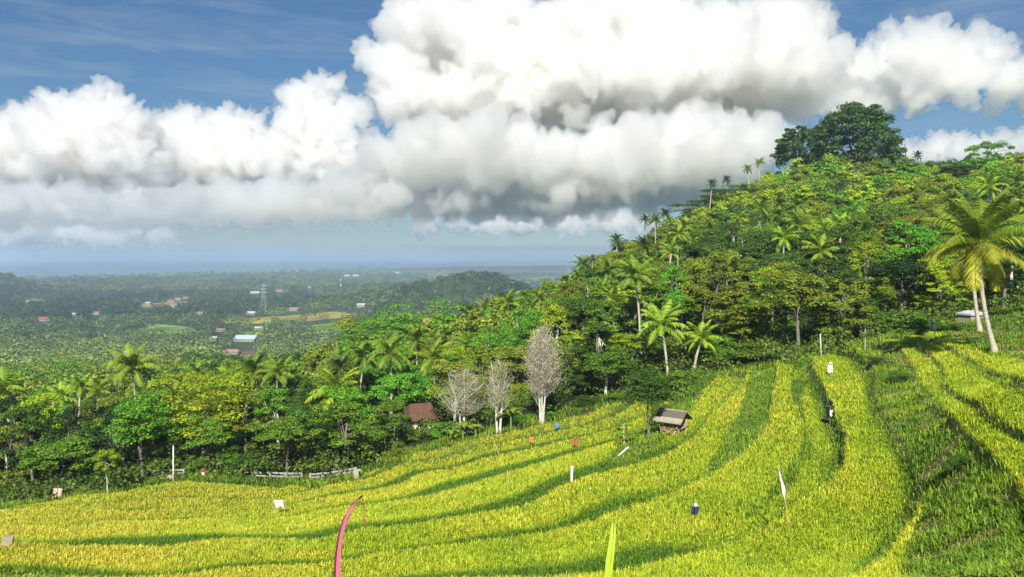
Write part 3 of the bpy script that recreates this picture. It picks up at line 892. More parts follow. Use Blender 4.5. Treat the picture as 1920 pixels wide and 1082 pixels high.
HERO = [
 (12, 738, 97, 110, 'tall', 'deep green', 0, "tall deep green tree closing the wood at the valley corner of the rice"),
 (52, 745, 90, 120, 'loose', 'dark green', 0, "dark loose tree above the dirt edge beside the pink cloth"),
 (60, 728, 110, 110, 'round', 'yellow green', 0, "yellow green crown peeping over the dark loose trees by the pink cloth"),
 (128, 748, 89, 110, 'loose', 'deep green', 0, "nearly black loose tree directly behind the pink cloth"),
 (208, 752, 88, 105, 'tall', 'deep green', 0, "nearly black tall tree behind the small pollard tree"),
 (268, 782, 89, 95, 'round', 'dark green', 0, "dark round tree between the pollard and the white pole"),
 (305, 722, 98, 120, 'layered', 'bright green', 0, "bright layered tree above the white pole"),
 (375, 698, 91, 190, 'layered', 'yellow green', 0, "widest sunlit yellow green tree in steps above the white pole"),
 (455, 735, 93, 110, 'round', 'mid green', 0, "mid green round tree pressed against the widest yellow green tree"),
 (520, 712, 88, 125, 'loose', 'bright green', 1, "loose tree with pale limbs standing at the concrete rail"),
 (572, 752, 96, 110, 'round', 'dark green', 0, "dark round tree under the low sunlit palm"),
 (622, 788, 93, 115, 'round', 'deep green', 0, "deep green round tree over the rail's hill end"),
 (665, 742, 103, 100, 'tall', 'dark green', 0, "dark tall tree under the pair of twin palms"),
 (722, 768, 90, 100, 'loose', 'mid green', 0, "mid green loose tree beside the red roofed house"),
 (738, 742, 95, 70, 'round', 'mid green', 0, "mid green round tree half covering the red roofed house"),
 (700, 690, 118, 120, 'round', 'dark green', 0, "dark round crown above and behind the red roofed house"),
 (850, 640, 125, 120, 'round', 'yellow green', 0, "yellow green crown above the leaning grey bare tree"),
 (960, 640, 112, 110, 'round', 'olive green', 0, "olive crown filling the gap between the two upright bare trees"),
 (1065, 625, 106, 110, 'tall', 'olive green', 1, "olive tall tree touching the largest white bare tree"),
 (1125, 600, 108, 130, 'tall', 'yellow green', 1, "sunlit yellow green tall tree behind the top corner of the rice"),
 (1180, 618, 100, 110, 'round', 'yellow green', 0, "yellow green round tree just behind the hut's own tree"),
 (1090, 700, 97, 80, 'round', 'dark green', 0, "low dark tree hugging the upper rice edge"),
 (1335, 590, 108, 110, 'tall', 'mid green', 0, "mid green tall tree behind the yellowing palm"),
 (1392, 582, 102, 115, 'round', 'olive green', 0, "olive round tree above the strip of cut grass"),
 (1425, 560, 112, 140, 'round', 'yellow green', 0, "broad yellow green tree above the narrow rice strip"),
 (1478, 612, 96, 95, 'tall', 'bright green', 0, "bright green tall tree at the top of the narrow rice strip"),
 (1560, 575, 94, 115, 'loose', 'olive green', 1, "olive loose tree over the pale post by the rice"),
 (1632, 590, 92, 90, 'round', 'mid green', 0, "mid green tree squeezed in beside the big dark round tree"),
 (1692, 478, 96, 150, 'round', 'deep green', 0, "big dark round tree beside the tall leaning palms"),
 (1520, 540, 115, 120, 'loose', 'yellow green', 0, "yellow green loose tree behind the olive loose tree"),
 (1272, 500, 150, 110, 'round', 'yellow green', 0, "dome shaped yellow green tree in the middle of the lower hill"),
 (1352, 510, 158, 120, 'round', 'yellow green', 0, "yellow green round tree beside the vivid layered tree"),
 (1442, 482, 152, 165, 'layered', 'bright green', 0, "vivid green layered tree in the middle of the hill"),
 (1385, 350, 262, 190, 'layered', 'dark green', 0, "widest dark layered tree high on the hill's valley shoulder"),
 (1310, 378, 262, 120, 'layered', 'dark green', 0, "dark layered tree at the rim of the hill's valley shoulder"),
 (1470, 352, 265, 150, 'layered', 'dark green', 0, "dark layered tree under the grey brown bush below the hilltop"),
 (1842, 250, 225, 105, 'loose', 'bright green', 0, "green irregular tree standing up on the skyline over the leaning palms"),
 (1790, 300, 240, 110, 'round', 'dark green', 0, "dark tree at the foot of the green irregular skyline tree"),
 (1898, 300, 235, 110, 'round', 'mid green', 0, "round skyline tree at the picture's edge above the leaning palms"),
 (1885, 430, 88, 150, 'round', 'deep green', 0, "deep shade tree directly behind the tall leaning palms"),
 (1775, 470, 100, 100, 'loose', 'deep green', 0, "dark loose tree between the big round tree and the leaning palms"),
 (1945, 470, 76, 130, 'loose', 'dark green', 0, "dark loose tree at the picture's edge behind the leaning palms"),
 (800, 566, 195, 190, 'layered', 'bright green', 0, "wide bright green layered tree topping the low ridge"),
 (715, 592, 185, 150, 'layered', 'bright green', 0, "bright green layered tree where the ridge dips to the plain"),
 (890, 592, 180, 140, 'layered', 'bright green', 0, "bright green layered tree on the ridge next to a palm"),
 (690, 640, 150, 120, 'layered', 'bright green', 0, "lower bright green layered tree above the twin palms"),
 (650, 590, 215, 110, 'tall', 'olive green', 0, "brownish olive tree at the edge of the open plain fields"),
 (985, 560, 190, 120, 'round', 'dark green', 0, "dark round tree on the ridge above the white bare tree"),
 (1040, 575, 160, 110, 'round', 'mid green', 0, "mid green round tree above the largest white bare tree"),
]
for px, top, Y, wpx, kind, colour, pale, label in HERO:
    took(tree_px(px, top, Y, wpx, kind, colour, pale=bool(pale), label=label), wpx * Y / F * .45)

BUSHES = [
 (432, 838, 83, 80, 'bright green', "bright bush standing at the middle of the concrete rail"),
 (365, 845, 84, 60, 'mid green', "mid green bush beside the white pole"),
 (745, 832, 86, 80, 'olive green', "olive bush below the red roofed house"),
 (778, 796, 94, 60, 'mid green', "mid green bush hiding the base of the red roofed house"),
 (755, 778, 93, 50, 'dark green', "dark bush against the valley wall of the red roofed house"),
 (818, 786, 95, 52, 'mid green', "mid green bush against the hill wall of the red roofed house"),
 (832, 782, 92, 90, 'bright green', "bright bush between the red roofed house and the bare trees"),
 (985, 772, 93, 60, 'bright green', "bright bush between the two upright bare trees"),
 (1042, 768, 91, 46, 'bright green', "small bright bush beside the largest white bare tree"),
 (1110, 740, 92, 90, 'dark green', "dark bush along the upper rice edge"),
 (1165, 735, 90, 70, 'mid green', "mid green bush at the top corner of the rice"),
 (1290, 702, 86, 60, 'bright green', "rounded bright bush behind the hut"),
 (1240, 735, 66, 50, 'dark green', "small dark bush pushed against the hut"),
 (1385, 676, 90, 90, 'mid green', "leafy bush above the strip of cut grass"),
 (1450, 660, 86, 80, 'bright green', "bright bush at the head of the narrow rice strip"),
 (1540, 640, 82, 70, 'mid green', "mid green bush beside the pale post"),
 (1600, 640, 80, 60, 'olive green', "olive bush by the orange scrub"),
 (1655, 628, 80, 80, 'mid green', "mid green bush under the big dark round tree"),
 (1720, 612, 78, 70, 'mid green', "mid green bush beside the white stakes"),
 (1652, 662, 62, 60, 'dark green', "dark bush at the head of the grass bank"),
 (1690, 690, 55, 60, 'dark green', "dark bush lower on the head of the grass bank"),
 (1790, 598, 74, 70, 'mid green', "low bush at the foot of the leaning palms"),
 (1815, 838, 29, 75, 'dark green', "low dark weed clump on the grass bank by bare soil"),
 (1870, 930, 23, 80, 'dark green', "larger dark weed clump lower on the grass bank"),
 (250, 890, 78, 75, 'olive green', "olive grass bush between the pollard and the white pole"),
 (150, 905, 75, 50, 'olive green', "pale olive reeds beside the pink cloth"),
]
for px, top, Y, wpx, colour, label in BUSHES:
    g = col_at(px, Y); h = max(P(px, top, Y).z - g.z, .5)
    tree(g + Vector((0, 0, -.1)), h, wpx * Y / F, 'bush', colour, label=label)

# small pollard tree, the tree by the hut, the little tree on the terrace
took(tree_px(193, 832, 71, 52, "round", "yellow green", pale=True, label="small pollard tree with a pale trunk at the rice edge"), 2)
g = hit(1216, 822)
took(tree(g, P(1216, 684, g.y).z - g.z, 120 * g.y / F, 'round', 'dark green', False, label="dark leafy tree leaning over the hut"), 2)
g = hit(1170, 838)
tree(g, P(1162, 782, g.y).z - g.z, 46 * g.y / F, 'loose', 'mid green', True, label="little tree with a crooked pale stem beside the cut log")
g = hit(1622, 660)
tree(g, P(1620, 592, g.y).z - g.z, 30 * g.y / F, 'loose', 'olive green', True, label="thin tree with a leaning white stem by the orange scrub")

# ------------------------------------------------------------------ the great tree on the hilltop
def great_tree(px, top, bottom, Y, wpx, seed, colour, label, k=230):
    rs = np.random.default_rng(seed)
    w = wpx * Y / F / 2; zt = P(px, top, Y).z; zb = P(px, bottom, Y).z; h = zt - zb
    g = col_at(px, Y); g.z = min(g.z, zb - 2)
    d = rs.normal(0, 1, (k, 3)); d /= np.linalg.norm(d, axis=1, keepdims=True); d[:, 2] = np.abs(d[:, 2])
    f = rs.uniform(.72, .95, (k, 1)); c = d * f * np.array([w, w, h]) * (1 - .25 * (d[:, 2:3] < .12))
    c[:, 2] = c[:, 2] * .93 + (zb - g.z) - .08 * h * rs.random(k)
    p, nn, s = clump_leaves(c, rs.uniform(.09, .18, k) * w, 150, .85, rs, flat=.55)
    low = rs.random(len(p)) < .25
    p[low, 2] -= rs.exponential(.05, low.sum()) * h
    V, q = rhombs(p, nn, s, .6, rs)
    root = empty('banyan_tree', g)
    cr = obj('crown', mesh_np('banyan_crown', V, q), M_LEAF, root); cr.color = (*COLOURS[colour], 1)
    mb = MB(); base = Vector((0, 0, -2)); fork = Vector((0, 0, (zb - g.z) * .8 + 1))
    mb.tube([base, fork * .5, fork], [w * .16, w * .12, w * .09], 9)
    for i in range(16):
        e = Vector(c[rs.integers(k)]); m = fork.lerp(e, .45) + Vector((0, 0, .08 * h))
        mb.tube([fork + Vector((rs.normal(0, .5), rs.normal(0, .5), 0)), m, e], [w * .04, w * .025, w * .006], 5)
    for i in range(7):                                   # aerial roots
        a = rs.uniform(0, 6.28); r = w * rs.uniform(.1, .3)
        mb.tube([Vector((math.cos(a) * r, math.sin(a) * r, -2)), Vector((math.cos(a) * r * .8, math.sin(a) * r * .8, fork.z + 2))], [.35, .25], 5)
    mb.build('trunk', M_BARK, root, smooth=True)
    tag(root, label, 'tree')
    took(root, w * .8)
great_tree(1598, 172, 304, 300, 176, 3, 'dark green', "giant dark domed banyan crowning the hilltop")
great_tree(1494, 222, 300, 308, 100, 9, 'dark green', "smaller dark dome leaning against the giant hilltop banyan", 110)

# ------------------------------------------------------------------ bare white trees
def bare_tree(px, base_row, top, wpx, stems, seed, leaf, label, lean=0, twigs=1500):
    rs = random.Random(seed)
    g = hit(px, base_row)
    Y = g.y; H = P(px, top, Y).z - g.z; W = wpx * Y / F / 2
    tr = MB(); tw = MB(); tips = []; axes = []
    for i in range(stems):
        a = 6.28 * i / stems + rs.uniform(-.4, .4); sx, sy = math.cos(a), math.sin(a)
        spread = W * rs.uniform(.25, .5); topz = H * rs.uniform(.84, .97)
        ln = lean * H * (1 if i % 2 else -1)
        pts = []
        for j in range(11):
            t = j / 10; q = t ** 1.5
            pts.append(Vector((sx * (.16 + spread * q) + ln * q * .5 + rs.gauss(0, .05) * t, sy * (.16 + spread * q) + rs.gauss(0, .05) * t, -.4 + (topz + .4) * t)))
        r0 = .12 if stems > 2 else .15
        tr.tube(pts, [r0 * (1.15 - t / 10 * 1.02) for t in range(11)], 6); axes.append(pts)
    def limb(p, e, r0, r1, mb, bend, sides):
        m1 = p.lerp(e, .35) + Vector((0, 0, -bend * (e - p).length)); m2 = p.lerp(e, .7) + Vector((rs.gauss(0, .05), rs.gauss(0, .05), -bend * .8 * (e - p).length))
        mb.tube([p, m1, m2, e], [r0, r0 * .7 + r1 * .3, (r0 + r1) / 2, r1], sides); return m1, m2
    def in_egg(lo, hi):
        while True:
            z = rs.uniform(-1, 1); a = rs.uniform(0, 6.28); rr_ = rs.uniform(lo, hi) * (1 + .13 * math.sin(a * 3 + seed) + .10 * math.sin(z * 7 + a * 2))
            w = math.sqrt(max(0, 1 - z * z)) * (1.08 - .22 * z)
            return Vector((math.cos(a) * w * W * rr_ + lean * H * .1, math.sin(a) * w * W * rr_, H * (.645 + .345 * z * min(1, rr_ + .12))))
    boughs = []
    for i in range(34 if twigs > 1000 else 22):
        e = in_egg(.5, .95); ax = rs.choice(axes); zt = max(e.z - H * rs.uniform(.14, .34), H * rs.uniform(.24, .34))
        k = min(max(int((zt + .4) / (ax[10].z + .4) * 10), 1), 9)
        boughs.append((ax[k], e) + limb(ax[k], e, .045, .016, tr, .06, 5))
    for i in range(twigs):
        e = in_egg(.35, 1.0)
        b_ = min(rs.sample(boughs, 9), key=lambda q: (q[3] - e).length + (2 if q[3].z > e.z else 0)); s_ = rs.choice([b_[2], b_[3], b_[3], b_[1]])
        if s_.z > e.z - .1: s_ = b_[2]
        limb(s_, e, .017, .006, tw, .05, 3); tips.append(e)
    root = empty('bare_tree', g); pass
    tr.build('trunk', M_PALE, root, smooth=True); tw.build('twigs', M_TWIG, root)
    rr = np.random.default_rng(seed); n = leaf
    c = np.array([list(t) for t in tips]); c = c[rr.integers(0, len(c), n)] + rr.normal(0, .22, (n, 3))
    V, q = rhombs(c, rr.normal(0, 1, (n, 3)), rr.uniform(.07, .19, n), .5, rr)
    me = mesh_np('pale_leaves', V, q)
    obj('leaves', me, M_PALELEAF if seed == 1 else M_OLIVELEAF, root)
    tag(root, label, 'tree'); took(root, 3)
M_TWIG = noisy_mat("pale_twig", (.29, .275, .21), (.45, .43, .34), 3)
M_PALELEAF = leaf_mat("pale_leaf", .2, .3, (.42, .385, .28))
M_OLIVELEAF = leaf_mat("olive_leaf", .25, .4, (.28, .31, .09))
bare_tree(1016, 795, 608, 68, 4, 1, 9000, "largest bare white tree, egg shaped, on the upper rice edge")
bare_tree(935, 812, 664, 60, 2, 2, 2200, "bare greyish tree with a straight forked stem at the rice edge", 0, 480)
bare_tree(868, 812, 684, 98, 3, 4, 2600, "bare greyish tree with leaning stems nearest the red roofed house", .2, 560)

# ------------------------------------------------------------------ palms
PALMS = [
 (248, 692, 112, 118, 'sunlit', "sunlit palm with wide fronds standing alone over the valley trees"),
 (632, 738, 98, 118, 'sunlit', "low sunlit palm with drooping fronds above the rail"),
 (682, 670, 112, 90, 'green', "one of twin palms, the one nearer the low sunlit palm"),
 (732, 665, 110, 96, 'green', "one of twin palms, the one nearer the red roofed house"),
 (812, 675, 112, 88, 'sunlit', "sunlit palm with hanging fronds above the red roofed house"),
 (782, 640, 128, 74, 'green', "green palm behind the hanging frond palm above the house"),
 (880, 650, 128, 74, 'sunlit', "sunlit palm rising behind the leaning bare tree"),
 (925, 632, 140, 66, 'green', "green palm above the two smaller bare trees"),
 (912, 582, 165, 60, 'sunlit', "sunlit palm standing clear on top of the low ridge"),
 (520, 702, 112, 80, 'green', "green palm rising behind the loose tree at the rail"),
 (8, 730, 100, 96, 'sunlit', "sunlit palm cut by the picture's valley edge"),
 (150, 725, 112, 60, 'sunlit', "small sunlit palm with upright fronds near the valley edge"),
 (755, 625, 150, 56, 'green', "small green palm on the slope under the bright ridge trees"),
 (1240, 612, 92, 120, 'sunlit', "tall palm with upright fronds behind the hut's tree"),
 (1316, 636, 90, 80, 'sunlit', "yellowing palm standing at the dark gap above the hut"),
 (1212, 640, 98, 66, 'green', "shaded palm half hidden beside the tall upright palm"),
 (1290, 640, 96, 60, 'dark', "dark palm inside the gap above the hut"),
 (1062, 545, 165, 56, 'sunlit', "sunlit palm where the ridge meets the hill"),
 (1132, 545, 160, 66, 'sunlit', "drooping sunlit palm at the foot of the hill's valley shoulder"),
 (1110, 490, 205, 40, 'dark', "dark palm standing out against the sea at the hill's foot"),
 (1156, 452, 225, 38, 'dark', "dark palm on the skyline one step above the hill's foot"),
 (1192, 476, 205, 48, 'green', "green palm with a bare trunk on the valley shoulder of the hill"),
 (1210, 412, 240, 34, 'dark', "dark skyline palm, lower of the cluster on the hill's valley shoulder"),
 (1228, 415, 236, 36, 'green', "green skyline palm in the middle of the cluster on the valley shoulder"),
 (1247, 402, 244, 38, 'dark', "dark skyline palm, higher of the cluster on the hill's valley shoulder"),
 (1312, 408, 225, 40, 'sunlit', "sunlit palm right below the dark layered shoulder tree"),
 (1335, 345, 285, 28, 'dark', "small dark palm breaking the skyline above the layered shoulder trees"),
 (1362, 338, 290, 26, 'dark', "small dark palm next above the layered trees on the skyline"),
 (1402, 318, 295, 30, 'green', "green palm high on the skyline below the smaller dome"),
 (1425, 305, 298, 30, 'green', "green palm close under the smaller dome on the skyline"),
 (1385, 410, 222, 44, 'sunlit', "sunlit palm above the dome shaped yellow green tree"),
 (1384, 478, 190, 48, 'sunlit', "starry sunlit palm just above the vivid layered tree"),
 (1452, 448, 205, 46, 'sunlit', "sunlit palm up the slope from the vivid layered tree"),
 (1420, 452, 206, 42, 'sunlit', "sunlit palm between the starry palm and the palm row"),
 (1545, 432, 206, 46, 'sunlit', "tallest palm at the valley end of the sunlit palm row"),
 (1578, 440, 205, 42, 'sunlit', "second palm in the sunlit palm row under the banyan"),
 (1604, 432, 206, 46, 'sunlit', "third palm in the sunlit palm row under the banyan"),
 (1643, 442, 203, 42, 'sunlit', "last palm at the field end of the sunlit palm row"),
 (1510, 440, 210, 40, 'green', "green palm starting the row below the banyan's valley side"),
 (1490, 425, 218, 38, 'green', "green palm a little higher than the sunlit palm row"),
 (1560, 300, 292, 40, 'sunlit', "pale sunlit palm clump right under the giant banyan"),
 (1585, 310, 288, 36, 'sunlit', "pale sunlit palm beside the clump under the giant banyan"),
 (1530, 315, 288, 34, 'green', "green palm under the gap between the two dark domes"),
 (1690, 300, 290, 34, 'dark', "dark palm on the skyline just past the banyan"),
 (1720, 292, 295, 30, 'dark', "dark feathery palm on the skyline towards the irregular tree"),
 (1600, 560, 108, 66, 'green', "green palm behind the olive loose tree by the pale post"),
 (1745, 425, 180, 44, 'green', "green palm up the slope behind the leaning palms"),
 (1700, 440, 190, 42, 'sunlit', "sunlit palm above the big dark round tree"),
 (1660, 380, 240, 36, 'green', "green palm halfway between the palm row and the skyline"),
 (1255, 452, 205, 42, 'green', "green palm below the skyline cluster on the valley shoulder"),
 (1300, 455, 200, 40, 'sunlit', "sunlit palm above the hill's dome shaped tree, valley side"),
 (1010, 560, 172, 46, 'green', "green palm on the low ridge near the hill"),
 (1085, 520, 185, 44, 'green', "green palm on the hill's foot below the sea skyline palm"),
 (965, 622, 140, 56, 'green', "green palm tucked above the olive crown between bare trees"),
]
for px, py, Y, span, tint, label in PALMS:
    took(palm_px(px, py, Y, span, tint, label=label) if Y < 145 else palm_on(px, py, prng.uniform(6.5, 9.5), span * .88, tint, 140, label=label), 2.2)

# the two tall leaning palms on the upper terrace, frond by frond
def big_palm(base, top, seed, tint, label, n, span, old=0):
    rs = np.random.default_rng(seed)
    root = empty('coconut_palm', base)
    v = top - base; mb = MB(); pts = []; rad = []
    for i in range(22):
        t = i / 21
        pts.append(Vector((v.x * (1 - (1 - t) ** 1.9), v.y * t, -.6 + (v.z + .6) * t)) + Vector((0, 0, 0)))
        rad.append((.30 - .14 * min(t * 4, 1) - .03 * t) + (.012 if i % 2 else 0))
    mb.tube(pts, rad, 10); mb.build('trunk', M_PALMBARK, root, smooth=True)
    for i in range(n):
        u = i / (n - 1)
        rise = R(84) * (1 - u) ** .8 - R(30) * u ** 1.5 + rs.normal(0, .08)
        V, q, t = frond_geo(span / 2 * rs.uniform(.92, 1.15), rise, R(48) + R(52) * u, rs, 64, .075, 1.15)
        V = rot_z(V, i * 2.4 + rs.normal(0, .2))
        fr = obj('frond', mesh_np('frond', V, q, t), M_FROND, root, v)
        k = rs.uniform(.85, 1.15); gold = sstep(.45, 1, u)
        c = np.array([.17, .25, .022]) * (1 - gold) + np.array([.42, .42, .035]) * gold
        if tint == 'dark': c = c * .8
        fr.color = (*(c * k), 1)
    for i in range(old):
        V, q, t = frond_geo(span * .42, R(-70), R(15), rs, 30, .07, .6)
        V = rot_z(V, rs.uniform(0, 6.28))
        fr = obj('frond', mesh_np('dead_frond', V, q, t), M_FROND, root, v + Vector((0, 0, -.3))); fr.color = (.20, .10, .035, 1); tag(fr, "dead brown hanging frond")
    for i in range(8):
        a = rs.uniform(0, 6.28); bm = bmesh.new(); g = bmesh.ops.create_icosphere(bm, subdivisions=2, radius=.15)
        for w in g['verts']: w.co.z *= 1.25
        me = bpy.data.meshes.new('coconut'); bm.to_mesh(me); bm.free()
        obj('coconut', me, M_NUT, root, v + Vector((math.cos(a) * .33, math.sin(a) * .33, -.2 - rs.uniform(0, .35))))
    tag(root, label, 'palm'); took(root, 2)
b1 = hit(1872, 664); t1 = P(1836, 458, b1.y)
big_palm(b1, t1, 5, 'sunlit', "tall leaning palm with golden lower fronds, its foot on the rice", 22, 8.8)
b2 = hit(1840, 622); t2 = P(1824, 470, b2.y)
big_palm(b2, t2, 8, 'dark', "second leaning palm with dead hanging fronds behind the golden one", 15, 7.6, 4)

# banana plants under the bare trees
def banana(px, row, h, seed, label):
    rs = np.random.default_rng(seed); g = hit(px, row); root = empty('banana_plant', g)
    mb = MB(); mb.tube([(0, 0, -.2), (0, 0, h * .55)], [.13, .08], 7); mb.build('stem', M_STALK, root)
    for i in range(7):
        L = h * rs.uniform(.55, .8); a = i * 2.4 + rs.normal(0, .3); grid = []; p = np.array([0, 0, h * .5]); ang = rs.uniform(R(45), R(80))
        for s in range(8):
            w = .30 * math.sin(math.pi * min(s / 7 * .9 + .08, 1)) + .02
            side = np.array([-math.sin(a), math.cos(a), 0]) * w
            grid.append([p - side + [0, 0, -.04], p, p + side + [0, 0, -.04]])
            p = p + L / 7 * np.array([math.cos(ang) * math.cos(a), math.cos(ang) * math.sin(a), math.sin(ang)]); ang -= R(17)
        lf = MB().sheet(grid).build('leaf', M_FROND, root); lf.color = (.17 * rs.uniform(.8, 1.2), .25, .03, 1)
    tag(root, label, 'plant')
M_STALK = noisy_mat("banana_stalk", (.12, .16, .04), (.22, .24, .09), 5)
banana(868, 826, 2.4, 1, "yellow green banana plant under the leaning bare tree")
banana(848, 832, 2.0, 2, "smaller banana plant nearest the red roofed house")
banana(892, 820, 1.8, 3, "small banana plant between the two smaller bare trees")
banana(958, 808, 3.0, 4, "tall banana plant between the two upright bare trees")

# ------------------------------------------------------------------ the rest of the hill and valley trees
def forest():
    rs = random.Random(77)
    n = 26000
    a = rng.uniform(-120, 2060, n) - 960; y = np.exp(rng.uniform(math.log(84), math.log(640), n)); x = a * y / F
    z, T, m = land(x, y); _, _, m2 = land(x, np.maximum(y - 4, 8)); px, py = proj(x, y, z)
    ok = ~m & ~m2 & (z > PLAIN + 3) & ~((px > 1740) & (y < 90)) & ~((px > 752) & (px < 818) & (y < 106))
    ok &= ~((px > 1000) & (y > 350)) & ~((px > 790) & (px < 1075) & (y < 98))
    for bx, by, bw, *_r in FARHOUSES: ok &= ~((np.abs(px - bx) < bw * .6 + 8) & (py > by - 3) & (py < by + 5 + 10 * F / y))
    for poly, _c in PADDY: ok &= ~in_poly(poly, px, py - 20)
    order = np.argsort(y + rng.uniform(0, 60, n))
    cell = {}; out = []
    def near(X, Yy, d):
        i, j = int(X // 12), int(Yy // 12)
        for u in (i - 1, i, i + 1):
            for v in (j - 1, j, j + 1):
                for q in cell.get((u, v), ()):
                    if (q[0] - X) ** 2 + (q[1] - Yy) ** 2 < (d + q[2]) ** 2 * .30: return True
        return False
    for X, Yy, r in TAKEN: cell.setdefault((int(X // 12), int(Yy // 12)), []).append((X, Yy, r))
    for i in order:
        if not ok[i]: continue
        r = rs.uniform(2.9, 5.2) * (1.0 + (.75 if px[i] < 1000 else .08) * float(sstep(150, 350, y[i])))
        if near(x[i], y[i], r): continue
        cell.setdefault((int(x[i] // 12), int(y[i] // 12)), []).append((x[i], y[i], r)); out.append((x[i], y[i], z[i], r, px[i], py[i]))
    return out
FOREST = forest()
def pick(px, y, rs):
    n = float(vnoise(px / 140, math.log(y) * 6, 3)) + rs.uniform(-.22, .22)
    if px > 1000:
        if n < .25: c = 'dark green'
        elif n < .42: c = 'mid green'
        elif n < .62: c = 'olive green'
        elif n < .84: c = 'yellow green'
        else: c = 'bright green'
    else:
        c = 'dark green' if n < .30 else 'mid green' if n < .5 else 'olive green' if n < .78 else 'bright green'
    if y < 112 and rs.random() < .6: return (rs.choice(['yellow green', 'bright green', 'mid green', 'olive green']) if px > 700 else c), 'bush'
    return c, rs.choice(['round', 'round', 'tall', 'loose', 'layered'] if px > 1000 else ['round', 'tall', 'loose', 'round'])
FOREST.sort(key=lambda q: q[1] * (1.0 if q[4] > 1000 else 1.25))
GENERIC = []
rs = random.Random(4)
n_of = {'round': 60, 'tall': 12, 'layered': 14, 'bush': 25}; n_palm = len(PALMS) + 2
REST = []
for x, y, z, r, px, py in FOREST:
    palmy = rs.random() < (.20 if px > 1000 else .12) and y > 105
    if palmy and n_palm < 130:
        h = rs.uniform(7, 11); tn = rs.choice(['sunlit', 'sunlit', 'green', 'green', 'dark']); o = palm(Vector((x, y, z + h)), h, rs.uniform(.66, .88), tn)
        GENERIC.append((o, tn + ' coconut palm', px, py, y)); n_palm += 1; continue
    c, k = pick(px, y, rs); kk = 'round' if k == 'loose' else k
    if n_of[kk] < 297 and -40 < px < 1960 and y < 430:
        h = rs.uniform(7, 12) * (.85 if y < 110 else 1) * (.75 if k == 'layered' else 1)
        if k == 'bush': h = rs.uniform(2.2, 4.8); r *= .75
        o = tree((x, y, z - .3), h, 2 * r * rs.uniform(.95, 1.2), k, c, rs.random() < .25)
        GENERIC.append((o, c + {'round': ' round tree', 'tall': ' tall tree', 'loose': ' loose tree', 'layered': ' spreading tree', 'bush': ' bush'}[k], px, py, y)); n_of[kk] += 1; continue
    REST.append((x, y, z, r, px))
def build_rest():
    """what lies beyond the first 300 trees: one wooded mass"""
    Vs = []; Cs = []; rr = np.random.default_rng(12)
    for x, y, z, r, px in REST:
        c, k = pick(px, y, rs); h = rs.uniform(7.5, 13)
        near_hill = px > 1000; kk = 18 if near_hill else 14; d = rr.normal(0, 1, (kk, 3)); d /= np.linalg.norm(d, axis=1, keepdims=True); d[:, 2] = np.where(d[:, 2] < -.3, -d[:, 2], d[:, 2])
        cc = d * rr.uniform(.5, .9, (kk, 1)) * np.array([r, r, h * .42]) + np.array([x, y, z + h * .56])
        p, nn, s = clump_leaves(cc, rr.uniform(.25, .42, kk) * r, 95 if near_hill else 48, (.40 + y / 1500) if near_hill else (.55 + y / 900), rr)
        V, q = rhombs(p, nn, s, .65, rr); Vs.append(V)
        Cs.append(np.repeat(np.array(tinted(COLOURS[c])[:3])[None], len(V), 0))
    if not Vs: return
    V = np.concatenate(Vs); me = mesh_np("woods", V, np.arange(len(V)).reshape(-1, 4)); colour_attr(me, "crop", np.concatenate(Cs))
    tag(obj("woods", me, M_CROP), "mixed green woods running down from the hill to the plain", "woods", kind='stuff')
build_rest()

# ------------------------------------------------------------------ labels for the many
ORD = 'first second third fourth fifth sixth seventh eighth ninth tenth eleventh twelfth thirteenth fourteenth fifteenth sixteenth seventeenth eighteenth nineteenth twentieth'.split()
def place_words(px, y):
    if px > 1000:
        band = 'along the rice edge' if y < 106 else 'low on the hill' if y < 150 else 'halfway uphill' if y < 205 else 'high on the hill' if y < 262 else 'near the hilltop'
        col = ('above the ridge' if px < 1120 else 'behind the bare tree' if px < 1190 else 'above the hut' if px < 1330 else 'above the narrow terraces' if px < 1440 else 'below the smaller dome' if px < 1530
               else 'below the giant banyan' if px < 1650 else 'above the darkest tree' if px < 1750 else 'behind the leaning palms')
    else:
        band = 'in the front row' if y < 106 else 'in the second belt' if y < 150 else 'in the middle wood' if y < 215 else 'in the far wood' if y < 300 else 'at the plain'
        col = ('beyond the pink cloth' if px < 140 else 'beyond the pollard tree' if px < 260 else 'beyond the white pole' if px < 420 else 'beyond the concrete rail' if px < 640
               else 'beyond the brown roof' if px < 800 else 'beyond the bare trees')
    return band, col
zones = {}
for o, d, px, py, y in GENERIC: zones.setdefault((d,) + place_words(px, y), []).append((px, o))
for (d, band, col), q in zones.items():
    q.sort(key=lambda t: t[0])
    for i, (px, o) in enumerate(q):
        o['label'] = f"{d} {band}, {col}" if len(q) == 1 else f"{ORD[i] if i < 20 else str(i + 1) + 'th'} {d} from the valley, {band}, {col}"

# ------------------------------------------------------------------ houses
M_RED = noisy_mat("red_tile", (.15, .055, .035), (.25, .10, .06), 1.5, stretch=(1, 1, 3))
M_BROWN = noisy_mat("brown_tile", (.075, .04, .03), (.13, .068, .048), 2)
M_WHITEWALL = noisy_mat("white_plaster", (.62, .58, .50), (.78, .75, .68), 1.2)
M_GREYROOF = noisy_mat("grey_sheet", (.28, .30, .32), (.44, .46, .48), 1)
M_BLUEROOF = noisy_mat("blue_sheet", (.24, .32, .42), (.34, .42, .5), 1)
M_PINKROOF = noisy_mat("pink_tile", (.21, .13, .11), (.30, .19, .16), 1)
M_DARK = noisy_mat("dark_opening", (.02, .02, .02), (.05, .045, .04), 2)
M_WHITE = noisy_mat("white_paint", (.72, .72, .70), (.86, .86, .84), 3)

